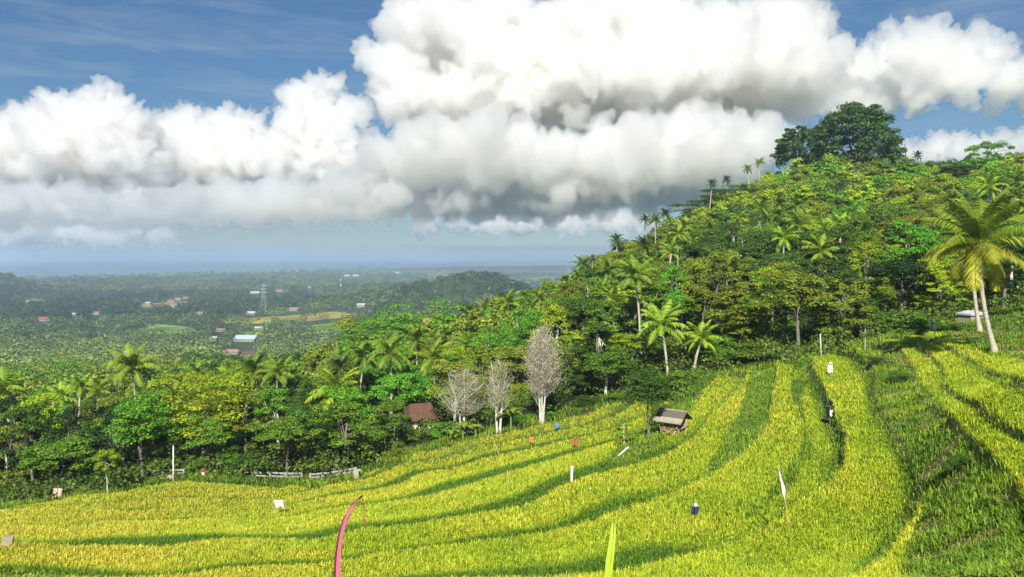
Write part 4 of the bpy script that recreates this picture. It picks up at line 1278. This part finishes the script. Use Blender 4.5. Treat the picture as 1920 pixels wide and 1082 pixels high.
def house(loc, w, d, h, roof_h, roof_mat, rz, label, name='house', wall_mat=None, hip=.35, over=.5, detail=True):
    root = empty(name, loc, rz)
    m = MB()
    for sx, sy, lx, ly in ((0, -1, w, .2), (0, 1, w, .2), (-1, 0, .2, d - .4), (1, 0, .2, d - .4)):
        m.box((sx * (w / 2 - .1), sy * (d / 2 - .1), h / 2 - 1.0), (lx, ly, h + 2.0))
    m.build('wall', wall_mat or M_WHITEWALL, root)
    W, D = w / 2 + over, d / 2 + over; r = W * (1 - hip)
    v = [(-W, -D, h), (W, -D, h), (W, D, h), (-W, D, h), (-r, 0, h + roof_h), (r, 0, h + roof_h)]
    b = MB(); b.v = [Vector(p) for p in v] + [Vector(p) - Vector((0, 0, .16)) for p in v[:4]]
    b.f = [[0, 1, 5, 4], [2, 3, 4, 5], [1, 2, 5], [3, 0, 4], [9, 8, 7, 6], [0, 6, 7, 1], [1, 7, 8, 2], [2, 8, 9, 3], [3, 9, 6, 0]]
    b.build('roof', roof_mat, root)
    if detail:
        MB().box((-w * .05, -d / 2 - .012, 1.0), (.9, .05, 2.0)).build('door', M_DARK, root)
        for x in (-w * .32, w * .28):
            if w > 4.5: MB().box((x, -d / 2 - .012, h * .58), (.9, .05, .9)).build('window', M_DARK, root)
    tag(root, label, 'house' if name == 'house' else name.replace('_', ' '), None if detail or name != 'house' else 'houses on the far plain')
    return root
g = col_at(786, 100); g.z = P(786, 812, 100).z
house(g, 3.1, 3.0, 2.1, 1.7, M_BROWN, R(28), "small white walled house with a brown red roof among the trees")

M_CREAM = noisy_mat('cream_plaster', (.17, .155, .13), (.28, .26, .22), .3)
FARROOF = {'red': M_RED, 'white': M_GREYROOF, 'grey': M_GREYROOF, 'blue': M_BLUEROOF, 'pink': M_PINKROOF, 'brown': M_BROWN}
for bx, by, bw, rf, hh, label in FARHOUSES:
    Y = row_distance(bx, by); w = bw * Y / F
    g = col_at(bx, Y)
    house(g, w, min(w * .6, 14), hh * .75, max(w * .16, 1.4), FARROOF[rf], prng.uniform(-.25, .25), label, hip=.25 if rf not in ('white', 'blue') else .05, wall_mat=M_CREAM, detail=False)

# lattice pylon and striped mast on the plain
def pylon():
    Y = 1300; g = col_at(494, Y); H = P(494, 531, Y).z - g.z; root = empty('power_pylon', g)
    mb = MB(); k = H / 40
    def w(z): return (4.2 * (1 - z / H) ** 1.2 + .6) * k * 1.0
    zs = [0, .18, .34, .48, .6, .7, .8, .9, 1]
    for sx in (-1, 1):
        for sy in (-1, 1):
            mb.tube([(sx * w(H * t), sy * w(H * t), H * t) for t in zs], .16, 4)
    for a, b in zip(zs, zs[1:]):
        for s in (-1, 1):
            mb.tube([(-w(H * a), s * w(H * a), H * a), (w(H * b), s * w(H * b), H * b)], .09, 4); mb.tube([(w(H * a), s * w(H * a), H * a), (-w(H * b), s * w(H * b), H * b)], .09, 4)
    mb.build('lattice', M_GREYROOF, root)
    for t in (.68, .8, .92):
        MB().box((0, 0, H * t), (11 * k, .7, .6)).build('cross_arm', M_GREYROOF, root)
    tag(root, "grey lattice power pylon rising from the wood by the plain fields", 'pylon')
pylon()
def mast():
    Y = 2050; g = col_at(639, Y); H = P(639, 517, Y).z - g.z; root = empty('radio_mast', g)
    n = 6
    for i in range(n):
        MB().tube([(0, 0, H * i / n), (0, 0, H * (i + 1) / n - .02)], [1.1 - .1 * i, 1.0 - .1 * i], 6).build('section', M_WHITE if i % 2 == 0 else M_RED, root)
    tag(root, "red and white banded radio mast far out on the plain", 'mast')
mast()
# lone dark tree by the far village
Y = row_distance(305, 566); g = col_at(305, Y); tree(g, P(305, 545, Y).z - g.z, 19 * Y / F, 'round', 'deep green', label="lone dark rounded tree towering over the far village roofs")

# ------------------------------------------------------------------ the field hut
M_THATCH = noisy_mat("old_thatch", (.06, .05, .04), (.17, .15, .115), 7, bump=.6, stretch=(1, 5, 1))
M_TIN = noisy_mat("pale_board", (.20, .18, .14), (.36, .33, .27), 5)
M_WOOD = noisy_mat("grey_wood", (.20, .17, .13), (.36, .32, .26), 6, stretch=(1, 1, 4))
M_STRAW = noisy_mat("straw", (.36, .27, .10), (.55, .44, .2), 9, bump=.7)
def hut():
    g = hit(1262, 812); g.z = ground_at(g.x, g.y); root = empty('field_hut', g, R(-38)); root.scale = (.82, .82, .9)
    for x in (-.85, .85):
        for y in (-.65, .65):
            MB().tube([(x, y, -.4), (x, y, 1.30)], [.06, .05], 6).build('post', M_WOOD, root)
    m = MB()
    for i in range(7): m.box((-.84 + i * .28, 0, .48), (.25, 1.4, .06))
    m.build('platform', M_WOOD, root)
    m = MB()
    for i in range(8): m.box((-.78 + i * .222, .70, .9), (.2, .04, .8))
    m.build('back_wall', M_WOOD, root)
    for s, mat in ((-1, M_TIN), (1, M_THATCH)):
        m = MB(); a = []
        for x in (-1.25, 1.25): pass
        p = [(-1.3, s * 1.12, 1.02), (1.3, s * 1.12, 1.02), (1.3, s * .012, 1.72), (-1.3, s * .012, 1.72)]
        m.poly(p, Vector((0, 0, .09))); sl = m.build('roof_slope', M_THATCH, root)
        k = MB()
        if s < 0: k.poly([(-1.32, -1.22, .965), (1.32, -1.22, .965), (1.32, -.78, 1.24), (-1.32, -.78, 1.24)], Vector((0, -.002, .10))); k.build('roof_board', M_TIN, root)
    MB().tube([(-1.34, 0, 1.80), (1.34, 0, 1.80)], .07, 6).build('ridge_pole', M_WOOD, root)
    MB().poly([(-2.2, -.7, .70), (-1.32, -.75, 1.05), (-1.32, .75, 1.05), (-2.2, .7, .70)], Vector((0, 0, .06))).build('lean_to_roof', M_THATCH, root)
    for y in (-.6, .6): MB().tube([(-2.1, y, -.3), (-2.1, y, .74)], .045, 5).build('post', M_WOOD, root)
    rs = np.random.default_rng(2); n = 900
    c = np.stack([rs.uniform(-.8, .8, n), rs.uniform(-.85, .45, n), rs.uniform(-.1, .95, n)], -1)
    V, q = rhombs(c, rs.normal(0, 1, (n, 3)) * np.array([1, 1, .3]), rs.uniform(.18, .4, n), .22, rs)
    obj('straw', mesh_np('straw', V, q), M_STRAW, root)
    tag(root, "weathered field hut with a thatched gable roof standing in the rice", 'hut')
hut()
# ------------------------------------------------------------------ rail, poles, cloths and flags
def rail(cols, label):
    pts = [hit(px, py) for px, py in cols]
    root = empty('guard_rail', pts[0]); o = pts[0]
    for p in pts:
        MB().box(p - o + Vector((0, 0, .25)), (.16, .16, .95)).build('post', M_CONC, root)
    for h in (.62, .30):
        for a, b in zip(pts, pts[1:]):
            v = (b - a); mid = (a + b) / 2 - o + Vector((0, 0, h)); L = math.hypot(v.x, v.y)
            MB().box(mid, (L - .17, .10, .15), math.atan2(v.y, v.x), Matrix.Rotation(-math.atan2(v.z, L), 3, 'Y')).build('rail_beam', M_CONC, root)
    tag(root, label, 'rail')
M_CONC = noisy_mat("weathered_concrete", (.22, .215, .20), (.40, .39, .36), 5)
rail([(286, 893), (305, 893), (325, 893), (345, 893)], "short length of concrete rail behind the white pole")
rail([(450, 897), (478, 898), (507, 899), (536, 900), (566, 900)], "long low concrete rail under the loose tree with pale limbs")
rail([(582, 902), (604, 900), (626, 897), (648, 893), (668, 889)], "rising length of concrete rail where the bank begins")

def stick(name, p0, p1, r, mat, label, cat):
    o = MB().tube([(0, 0, -.25), (p1 - p0) * .5, p1 - p0], [r, r * .9, r * .7], 6).build(name, mat, None, p0, smooth=True)
    return tag(o, label, cat)
g = hit(325, 906); stick('pole', g, P(325, 836, g.y), .075, M_WHITE, "slim white pole standing at the rice edge", 'pole')
g = hit(930, 838); stick('bamboo_stake', hit(939, 862), P(926, 826, hit(939, 862).y), .035, M_STRAW, "thin bamboo stake leaning below the bare trees", 'stake')
stick('bamboo_stake', hit(957, 930), P(951, 882, hit(957, 930).y), .025, M_STRAW, "thin bamboo stake upright in the middle of the lower rice", 'stake')
g = hit(1540, 672); stick('stake', g, P(1538, 626, g.y), .07, M_PALE, "pale post at the head of the rice beside the olive tree", 'post')
g = hit(1744, 620); stick('stake', g, P(1743, 600, g.y), .08, M_WHITE, "white stake standing straight by the upper rice edge", 'post')
g = hit(1752, 620); stick('stake', g, P(1754, 603, g.y), .11, M_WHITE, "thicker white stake beside the straight one", 'post')
g = hit(1178, 846); g2 = hit(1160, 858)
tag(MB().tube([Vector((0, 0, .25)), (g2 - g) + Vector((0, 0, .12))], [.09, .07], 7).build('log', M_PALE, None, g), "cut pale log lying below the little crooked tree", 'log')

def cloth_mat(n, c): return noisy_mat(n, tuple(k * .85 for k in c), c, 5, .8, .1)
M_CLOTH_W = cloth_mat("white_cloth", (.64, .64, .61)); M_CLOTH_P = cloth_mat("pink_cloth", (.70, .42, .38)); M_CLOTH_B = cloth_mat("black_cloth", (.018, .016, .018))
M_CLOTH_BL = cloth_mat("blue_cloth", (.10, .20, .32)); M_CLOTH_O = cloth_mat("orange_cloth", (.50, .20, .08)); M_CLOTH_R = cloth_mat("rust_cloth", (.32, .13, .06)); M_CLOTH_N = cloth_mat("navy_cloth", (.03, .04, .09))

def hanging(parent, c, w, h, mat, seed, name='cloth', taper=1.0, depth=.06):
    """a limp cloth with folds, hung by its upper edge at c"""
    rs = random.Random(seed); grid = []
    for i in range(9):
        t = i / 8; row = []
        for j in range(7):
            s = j / 6 - .5; ww = w * (1 - (1 - taper) * t)
            row.append(Vector(c) + Vector((s * ww + .05 * w * math.sin(t * 5 + seed), depth * math.sin(s * 11 + seed + t * 2), -h * t * (1 + .10 * math.sin(s * 7 + seed)))))
        grid.append(row)
    o = MB().sheet(grid).build(name, mat, parent, smooth=True)
    md = o.modifiers.new('thickness', 'SOLIDIFY'); md.thickness = .012
    return o
M_SHEET = cloth_mat('grey_white_sheet', (.50, .49, .45))
def px_m(p): return p.y / F
# pale pink cloth on a crossbar
g = hit(108, 940); root = empty('cloth_scarecrow', g); k = px_m(g)
MB().tube([(0, 0, -.2), (0, 0, 26 * k)], .03, 5).build('stake', M_WOOD, root); MB().tube([(-9 * k, .04, 24 * k), (9 * k, .04, 24 * k)], .02, 5).build('crossbar', M_WOOD, root)
hanging(root, (0, .0, 24 * k), 18 * k, 19 * k, M_CLOTH_P, 1); tag(root, "pale pink cloth hung on a crossbar by the dark trees", 'scarecrow')
# white sheet between two sticks
g = hit(524, 966); root = empty('cloth_scarecrow', g); k = px_m(g)
for s in (-1, 1): MB().tube([(s * 10 * k, 0, -.2), (s * 10 * k, 0, 29 * k + s * -3 * k)], .025, 5).build('stake', M_WOOD, root)
hanging(root, (0, -.03, 29 * k), 18 * k, 15 * k, M_SHEET, 4, taper=.9); tag(root, "white sheet stretched between two sticks in the lower rice", 'scarecrow')
# narrow white flag in the middle of the field
g = hit(1070, 910); root = empty('flag', g); k = px_m(g)
MB().tube([(0, 0, -.2), (2 * k, 0, 38 * k)], .02, 5).build('pole', M_WOOD, root); hanging(root, (2 * k, -.03, 37 * k), 6 * k, 32 * k, M_CLOTH_W, 7, 'cloth', .7); tag(root, "short narrow white flag in the middle of the rice", 'flag')
# tall white streamer
g = hit(1481, 992); root = empty('flag', g); k = px_m(g)
top = P(1458, 872, g.y) - g; bend = [(0, 0, -.3), top * .25, top * .55 + Vector((.05, 0, 0)), top]
MB().tube(bend, [.022, .02, .016, .01], 6).build('pole', M_STRAW, root)
grid = []
for i in range(16):
    t = i / 15; c = top * (1.0 - .53 * t) ; w = (.05 + .13 * math.sin(min(t * 1.25, 1) * math.pi * .85) ** 1.0) * (1 if t < .93 else .5)
    grid.append([c + Vector(((j / 4 - .2) * w, -.03 + .05 * math.sin(j * 1.6 + t * 9), -.06 * j + .03 * math.sin(t * 14))) for j in range(5)])
o = MB().sheet(grid).build('streamer', M_CLOTH_W, root, smooth=True); o.modifiers.new('thickness', 'SOLIDIFY').thickness = .01
tag(root, "tall white streamer on a bent bamboo pole in the nearer rice", 'flag')
# black cloth scarecrow
def scarecrow(px, row, top, wpx, body, head, seed, label, patch=None):
    g = hit(px, row); k = px_m(g); root = empty('scarecrow', g); H = (row - top) * k
    MB().tube([(0, 0, -.3), (.02, 0, H)], .025, 5).build('stake', M_WOOD, root); MB().tube([(-wpx * k * .5, .03, H * .78), (wpx * k * .5, .03, H * .82)], .018, 5).build('crossbar', M_WOOD, root)
    for s in (-1, 1): hanging(root, (s * wpx * k * .18, -.02 * s, H * .82), wpx * k * .62, H * .58, body, seed + s, 'shirt' if s < 0 else 'sleeve', .75, .05)
    bm = bmesh.new(); gg = bmesh.ops.create_icosphere(bm, subdivisions=2, radius=wpx * k * .24)
    for v in gg['verts']: v.co.z *= 1.2
    me = bpy.data.meshes.new('head'); bm.to_mesh(me); bm.free(); obj('head', me, head, root, (0.02, -.02, H * .93))
    if patch: hanging(root, (.02, -.13, H * .66), wpx * k * .35, H * .26, patch, seed + 5, 'patch', .8, .01)
    tag(root, label, 'scarecrow', 'scarecrows in the rice')
scarecrow(1556, 800, 752, 17, M_CLOTH_B, M_CLOTH_B, 3, "black scarecrow with a white patch high in the rice", M_CLOTH_W)
scarecrow(1303, 972, 944, 15, M_CLOTH_N, M_CLOTH_W, 6, "small navy scarecrow with a white head in the nearer rice")
scarecrow(1556, 706, 680, 10, M_CLOTH_W, M_CLOTH_W, 9, "white scarecrow near the top of the rice")
scarecrow(1078, 842, 820, 12, M_CLOTH_R, M_CLOTH_R, 12, "rust brown scarecrow below the blue sack")
g = hit(997, 838); root = empty('cloth_scarecrow', g); k = px_m(g)
MB().tube([(0, 0, -.2), (0, 0, 18 * k)], .03, 5).build('stake', M_WOOD, root); hanging(root, (0, -.05, 18 * k), 9 * k, 10 * k, M_CLOTH_O, 2); tag(root, "small orange cloth on a stake below the bare trees", 'scarecrow')
def sack(px, row, w, h, mat, name, label, cat, seed):
    g = hit(px, row); k = px_m(g); rs = random.Random(seed); bm = bmesh.new(); q = bmesh.ops.create_icosphere(bm, subdivisions=3, radius=1)
    for v in q['verts']:
        n = 1 + .12 * math.sin(v.co.x * 5 + seed) * math.cos(v.co.z * 4); v.co = Vector((v.co.x * w * k * .5 * n, v.co.y * w * k * .4 * n, max(v.co.z, -.5) * h * k * .62 * n + h * k * .33))
        if v.co.z > h * k * .7: v.co.x *= .55; v.co.y *= .55
    me = bpy.data.meshes.new(name); bm.to_mesh(me); bm.free(); me.polygons.foreach_set('use_smooth', np.ones(len(me.polygons), bool))
    g.z += .35; tag(obj(name, me, mat, None, g), label, cat)
sack(1045, 810, 11, 12, M_CLOTH_BL, 'sack', "blue sack set down on the upper rice edge", 'sack', 1)
g = hit(14, 1028); k = px_m(g); tag(MB().box((0, 0, 10 * k), (17 * k, 7 * k, 26 * k), .3, Matrix.Rotation(.22, 3, 'Y')).box((-7 * k, .02, 2 * k), (12 * k, 8 * k, 12 * k), -.4, Matrix.Rotation(-.3, 3, 'Y')).build('boundary_stone', M_WOOD, None, g), "grey leaning stone slab at the valley edge of the rice", 'stone')
sack(319, 906, 11, 10, M_WOOD, 'boundary_stone', "grey rounded stone at the foot of the white pole", 'stone', 3)
g = hit(668, 897); tag(MB().box((0, 0, .3), (.5, .3, .9)).box((.14, 0, .82), (.7, .3, .14)).build('concrete_marker', M_CONC, None, g), "pale angular marker at the hill end of the rail", 'marker')

# someone on the path behind the rice
def person():
    g = hit(381, 895); root = empty('person', g, R(20)); me = bpy.data.meshes.new('body')
    J = [(0, 0, .82), (0, 0, 1.05), (0, 0, 1.30), (0, 0, 1.40), (0, -.01, 1.52), (-.17, 0, 1.28), (-.25, -.02, 1.02), (-.24, -.12, .80), (.17, 0, 1.28), (.25, -.02, 1.02), (.26, -.10, .80), (-.09, 0, .78), (-.10, -.03, .44), (-.10, .02, .06), (.09, 0, .78), (.11, .04, .44), (.11, .10, .06), (-.10, -.12, .03), (.11, -.03, .03)]
    E = [(0, 1), (1, 2), (2, 3), (3, 4), (2, 5), (5, 6), (6, 7), (2, 8), (8, 9), (9, 10), (0, 11), (11, 12), (12, 13), (0, 14), (14, 15), (15, 16), (13, 17), (16, 18)]
    rad = [.12, .11, .12, .05, .095, .065, .045, .03, .065, .045, .03, .09, .06, .04, .09, .06, .04, .035, .035]
    me.from_pydata(J, E, []); o = obj('body', me, M_SKIN, root)
    md = o.modifiers.new('skin', 'SKIN'); sv = me.skin_vertices[0] if me.skin_vertices else None
    for i, r in enumerate(rad): me.skin_vertices[0].data[i].radius = (r, r)
    me.skin_vertices[0].data[0].use_root = True
    o.modifiers.new('soft', 'SUBSURF').levels = 1
    def ring(name, mat, rows):
        V = []; f = []
        for z, rx, ry in rows:
            for k in range(12): V.append((rx * math.cos(k * .5236), ry * math.sin(k * .5236), z))
        for i in range(len(rows) - 1):
            for k in range(12): f.append((i * 12 + k, i * 12 + (k + 1) % 12, (i + 1) * 12 + (k + 1) % 12, (i + 1) * 12 + k))
        m = bpy.data.meshes.new(name); m.from_pydata(V, [], f); m.polygons.foreach_set('use_smooth', np.ones(len(m.polygons), bool)); obj(name, m, mat, root)
    ring('shirt', M_REDSHIRT, [(.80, .19, .15), (1.0, .18, .145), (1.2, .22, .15), (1.32, .19, .13), (1.38, .08, .08)])
    ring('sarong', M_CLOTH_W, [(.30, .21, .19), (.55, .20, .18), (.84, .185, .15)])
    ring('hair', M_CLOTH_B, [(1.50, .105, .105), (1.58, .105, .105), (1.63, .06, .06), (1.64, .005, .005)])
    root.scale = (.85, .85, .62)
    tag(root, "distant person in a red shirt and pale sarong walking behind the rice", 'person')
M_SKIN = noisy_mat("skin", (.24, .13, .085), (.30, .17, .11), 4); M_REDSHIRT = cloth_mat("red_shirt", (.32, .05, .04))
person()

# small white roofed shelter behind the leaning palms
g = col_at(1822, 80); g.z = P(1822, 606, 80).z
house(g, 1.7, 1.5, 1.0, .3, M_GREYROOF, R(20), "small pale roofed shrine behind the leaning palms", 'shrine', M_WOOD, .3, .15, False)

# ------------------------------------------------------------------ close by: tall pink flag and a reed
def pink_flag():
    Y = 11.0; g = col_at(615, Y); root = empty('ceremonial_flag', g)
    def pt(px, py): return P(px, py, Y) - g
    path = [Vector((0, 0, -.3)), pt(619, 1180), pt(627, 1082), pt(630, 1035), pt(636, 1000), pt(644, 975), pt(654, 955), pt(666, 940), pt(677, 930), pt(679, 927)]
    MB().tube(path, [.03, .022, .017, .014, .013, .012, .010, .008, .006, .004], 6).build('pole', M_POLEWOOD, root, smooth=True)
    grid = []; n = len(path)
    for i, p in enumerate(path[1:-1]):
        w = (30, 10.5, 8, 6, 6.5, 3.5, 4, 1.5)[i] * Y / F
        grid.append([p + Vector((w * j / 4 + .008, -.006 + .018 * math.sin(j * 2.1 + i), -.10 * w * j + .02 * math.sin(j + i * 1.7))) for j in range(5)])
    o = MB().sheet(grid).build('banner', M_PINK, root, smooth=True); o.modifiers.new('thickness', 'SOLIDIFY').thickness = .004
    t = [pt(679, 927), pt(681, 945), pt(682, 960), pt(682.5, 972)]
    MB().tube(t, [.004, .006, .004, .003], 5).build('tassel_cord', M_DARKPINK, root)
    b = MB(); rs = random.Random(3)
    for i in range(9):
        a = rs.uniform(0, 6.28); b.tube([t[-1], t[-1] + Vector((math.cos(a) * .03, math.sin(a) * .03, -.05 - .02 * rs.random()))], [.008, .005], 4)
    b.build('tassel', M_DARKPINK, root)
    tag(root, "tall pink ceremonial flag on a bent pole with a hanging tassel", 'flag')
M_PINK = cloth_mat("pink_banner", (.55, .13, .23)); M_DARKPINK = cloth_mat("dark_pink_cord", (.30, .06, .07)); M_POLEWOOD = noisy_mat("brown_pole", (.07, .02, .018), (.14, .05, .04), 8)
pink_flag()
def reed():
    Y = 7.0; g = col_at(1132, Y); root = empty('reed_plant', g)
    def pt(px, py, dy=0): return P(px, py, Y + dy) - g
    MB().tube([Vector((0, 0, -.3)), pt(1133, 1250), pt(1135, 1130)], [.02, .016, .012], 6).build('stem', M_STALK, root)
    for path, w in (([(1134, 1180), (1136, 1100), (1140, 1050), (1145, 1015), (1148, 985), (1149, 976)], 9), ([(1135, 1190), (1143, 1090), (1149, 1040), (1152, 1010), (1153, 990), (1153, 978)], 5), ([(1134, 1200), (1118, 1160), (1100, 1150), (1085, 1170), (1075, 1200), (1072, 1215)], 10)):
        grid = []
        for i, (px, py) in enumerate(path):
            ww = w * Y / F * (.5, 1, .95, .75, .4, .04)[i]; p = pt(px, py, .05 * i); grid.append([p + Vector((-ww / 2, -.01, 0)), p + Vector((0, .008, 0)), p + Vector((ww / 2, -.012, 0))])
        o = MB().sheet(grid).build('leaf', M_FROND, root, smooth=True); o.color = (.34, .50, .03, 1)
        o.modifiers.new('thickness', 'SOLIDIFY').thickness = .002
    tag(root, "bright lime reed leaf standing up close at the lower edge", 'plant')
reed()

# ------------------------------------------------------------------ clouds: bodies of vapour lit by the sun
def vapour(name, dens):
    m, n, out = new_mat(name); v = n.nodes.new("ShaderNodeVolumeScatter")
    v.inputs['Color'].default_value = (.855, .875, .91, 1); v.inputs['Density'].default_value = dens; v.inputs['Anisotropy'].default_value = .6
    n.links.new(v.outputs[0], out.inputs['Volume']); return m
M_VAPOUR = vapour("cloud_vapour", .017)
M_VEIL = vapour("cloud_veil", .0020)
BILLOWS = []
for k, (sz, dp) in enumerate(((300, 1), (110, 5), (500, 4))):
    t = bpy.data.textures.new("billow", 'CLOUDS'); t.noise_scale = sz; t.noise_depth = dp; BILLOWS.append(t)
FRAY = bpy.data.textures.new("fray", 'CLOUDS'); FRAY.noise_scale = 55; FRAY.noise_depth = 4
def vapour_body(blobs, D, base, dep, grow, vox, mat, disp, name, seed, parent=None, cut=.15, fray=24):
    k = D / F; zb = P(960, base, D).z; rs = random.Random(seed); bm = bmesh.new()
    def ball(c, rx, ry, rz, sub):
        g = bmesh.ops.create_icosphere(bm, subdivisions=sub, radius=1)
        for v in g['verts']:
            v.co = Vector((v.co.x * rx, v.co.y * ry, v.co.z * rz)) + c
            if v.co.z < zb - (grow - 1) * 60 * k: v.co.z = zb + (v.co.z - zb) * cut
    for b in blobs:
        px, py, r = b[:3]; ry = b[3] if len(b) > 3 else r; dd = b[4] if len(b) > 4 else rs.uniform(-.5, .5) * r
        c = P(px, py, D) + Vector((0, dd * k, 0))
        ball(c, r * k * grow * .86, r * k * dep * grow * .86, ry * k * grow * .86, 3)
        for i in range(26):
            z = rs.uniform(-.5, 1); a = rs.uniform(math.pi * .95, math.pi * 2.05); q = math.sqrt(max(0, 1 - z * z)); f = rs.uniform(.13, .42)
            fr = min(ry, r) * k * f * grow
            ball(c + Vector((q * math.cos(a) * r * k * .84, q * math.sin(a) * r * k * dep * .84, z * ry * k * .84)), fr * 1.2, fr * 1.2, fr, 2)
    me = bpy.data.meshes.new(name); bm.to_mesh(me); bm.free()
    o = bpy.data.objects.new(name, me); COL.objects.link(o)
    m = o.modifiers.new("join", 'REMESH'); m.mode = 'VOXEL'; m.voxel_size = vox
    for t, st in zip(BILLOWS, disp):
        if st:
            m = o.modifiers.new("billow", 'DISPLACE'); m.texture = t; m.strength = st * k; m.mid_level = .5; m.texture_coords = 'GLOBAL'
    m = o.modifiers.new("seal", 'REMESH'); m.mode = 'VOXEL'; m.voxel_size = vox * .62
    m = o.modifiers.new("fray", 'DISPLACE'); m.texture = FRAY; m.strength = fray * k; m.mid_level = .5; m.texture_coords = 'GLOBAL'
    dg = bpy.context.evaluated_depsgraph_get(); me2 = bpy.data.meshes.new_from_object(o.evaluated_get(dg))
    o.modifiers.clear(); o.data = me2; me2.materials.clear(); me2.materials.append(mat); me2.name = name
    if parent: o.parent = parent
    return o
def cloud(label, D, base, blobs, vox=17, dep=1.6, seed=1, veil=True, thin=None, cut=.15):
    o = vapour_body(blobs, D, base, dep, .95, vox * D / 5500, thin or M_VAPOUR, (48, 118, 0), "cloud", seed, None, cut)
    if veil: vapour_body(blobs, D, base, dep, 1.07, vox * 1.6 * D / 5500, M_VEIL, (44, 120, 50), "cloud_veil", seed, o, cut)
    tag(o, label, 'cloud', 'clouds over the plain')
    return o
BIG = [(790, 85, 62), (765, 150, 52), (860, 70, 62), (950, 50, 52), (900, 130, 85), (1000, 100, 70), (1090, 62, 62), (1165, 45, 70), (1245, 62, 62), (1320, 72, 60), (1400, 66, 55), (1470, 72, 55),
       (1515, 62, 34), (1100, 150, 90), (1200, 150, 90), (1300, 150, 85), (1400, 150, 80), (1470, 150, 60), (780, 200, 62), (860, 200, 75), (960, 195, 75), (1060, 195, 60)]
cloud("biggest grey based white cumulus bank reaching the top of the sky", 5200, 232, BIG, dep=2.9, seed=3)
MIDROW = [(725, 305, 40), (780, 292, 46), (840, 285, 48), (910, 280, 46), (980, 285, 44), (1050, 290, 42), (1120, 285, 46), (1190, 278, 48), (1270, 275, 50), (1350, 272, 48), (1420, 280, 44), (1340, 305, 55), (1240, 308, 55), (1130, 308, 50), (1010, 310, 48), (900, 310, 48)]
cloud("wide cloud with a dark flat base hanging under the biggest bank", 4300, 332, MIDROW, dep=3.2, seed=5)
RIGHT = [(1490, 205, 42), (1520, 165, 48), (1590, 150, 52), (1650, 130, 55), (1720, 105, 50), (1745, 75, 34), (1790, 110, 50), (1850, 105, 40), (1700, 165, 48), (1880, 150, 40), (1930, 150, 42), (1780, 165, 36), (1610, 195, 40)]
cloud("ragged white cloud drifting behind the hilltop banyan", 5600, 225, RIGHT, dep=1.3, seed=7)
TOWER = [(560, 180, 30), (595, 176, 32), (555, 212, 32), (592, 220, 42), (575, 262, 46), (625, 255, 40), (545, 305, 44), (600, 310, 55), (655, 305, 42), (675, 330, 40), (670, 215, 22)]
cloud("tall white cumulus tower in the middle of the sky", 8000, 372, TOWER, seed=9)
FARLEFT = [(15, 245, 22), (35, 290, 42), (85, 262, 42), (135, 228, 42), (200, 222, 36), (245, 240, 36), (240, 290, 66), (160, 290, 56), (95, 310, 50), (30, 335, 45), (-30, 290, 50), (285, 330, 42), (190, 345, 40)]
cloud("broad grey and white cumulus at the valley end of the sky", 7000, 368, FARLEFT, dep=2.6, seed=11)
NEXT = [(335, 258, 38), (375, 245, 36), (405, 240, 36), (445, 252, 36), (480, 250, 28), (360, 300, 45), (420, 300, 50), (470, 300, 40), (330, 330, 40), (400, 345, 40), (500, 335, 40)]
cloud("bright cumulus between the valley end cloud and the tall tower", 8200, 372, NEXT, seed=13)
DECK = [(-40, 388, 120, 16), (100, 386, 130, 19), (260, 388, 130, 20), (420, 384, 130, 20), (560, 382, 110, 20), (680, 372, 100, 18)]
cloud("long dark flat cloud layer stretched over the plain", 5200, 404, DECK, dep=2.2, seed=15, cut=.3)
DECK2 = [(790, 352, 90, 24), (900, 348, 100, 32), (1010, 346, 90, 32), (1120, 352, 110, 34), (1240, 358, 110, 32), (1350, 352, 110, 30), (860, 385, 90, 8), (1020, 388, 90, 9)]
cloud("long grey layer of cloud meeting the hill's shoulder", 5600, 392, DECK2, dep=1.6, seed=17, cut=.3)
PUFFS = [(20, 438, 26, 13), (70, 432, 30, 15), (125, 432, 28, 15), (180, 436, 30, 13), (240, 438, 30, 10), (300, 440, 24, 7)]
cloud("line of small white puffs low over the sea at the valley end", 9500, 452, PUFFS, seed=19, vox=14, veil=False)
PUFFS2 = [(800, 425, 26, 8), (860, 420, 24, 9), (905, 418, 20, 13), (945, 416, 24, 14), (1000, 414, 30, 12), (1060, 414, 34, 12), (1130, 412, 36, 13), (1190, 410, 30, 12)]
cloud("row of small white puffs low over the sea beside the hill", 9500, 440, PUFFS2, seed=21, vox=14, veil=False)
HILLPUFF = [(1730, 285, 34, 14), (1780, 280, 34, 14), (1690, 290, 20, 10), (1850, 276, 34, 14), (1920, 270, 34, 16)]
cloud("low white cloud showing just over the hill's skyline", 9500, 300, HILLPUFF, seed=23, vox=14, veil=False)

# ------------------------------------------------------------------ haze
def build_haze():
    m, n, out = new_mat("haze_air")
    v = n.nodes.new("ShaderNodeVolumePrincipled")
    v.inputs['Color'].default_value = (.55, .74, 1, 1)
    v.inputs['Density'].default_value = 1.7e-4
    v.inputs['Anisotropy'].default_value = .1
    n.links.new(v.outputs[0], out.inputs['Volume'])
    mb = MB(); mb.box((0, 33000, (PLAIN - 20 + CZ + 78) / 2), (150000, 80000, CZ + 78 - PLAIN + 20))
    tag(mb.build("haze", m), kind='stuff')
build_haze()
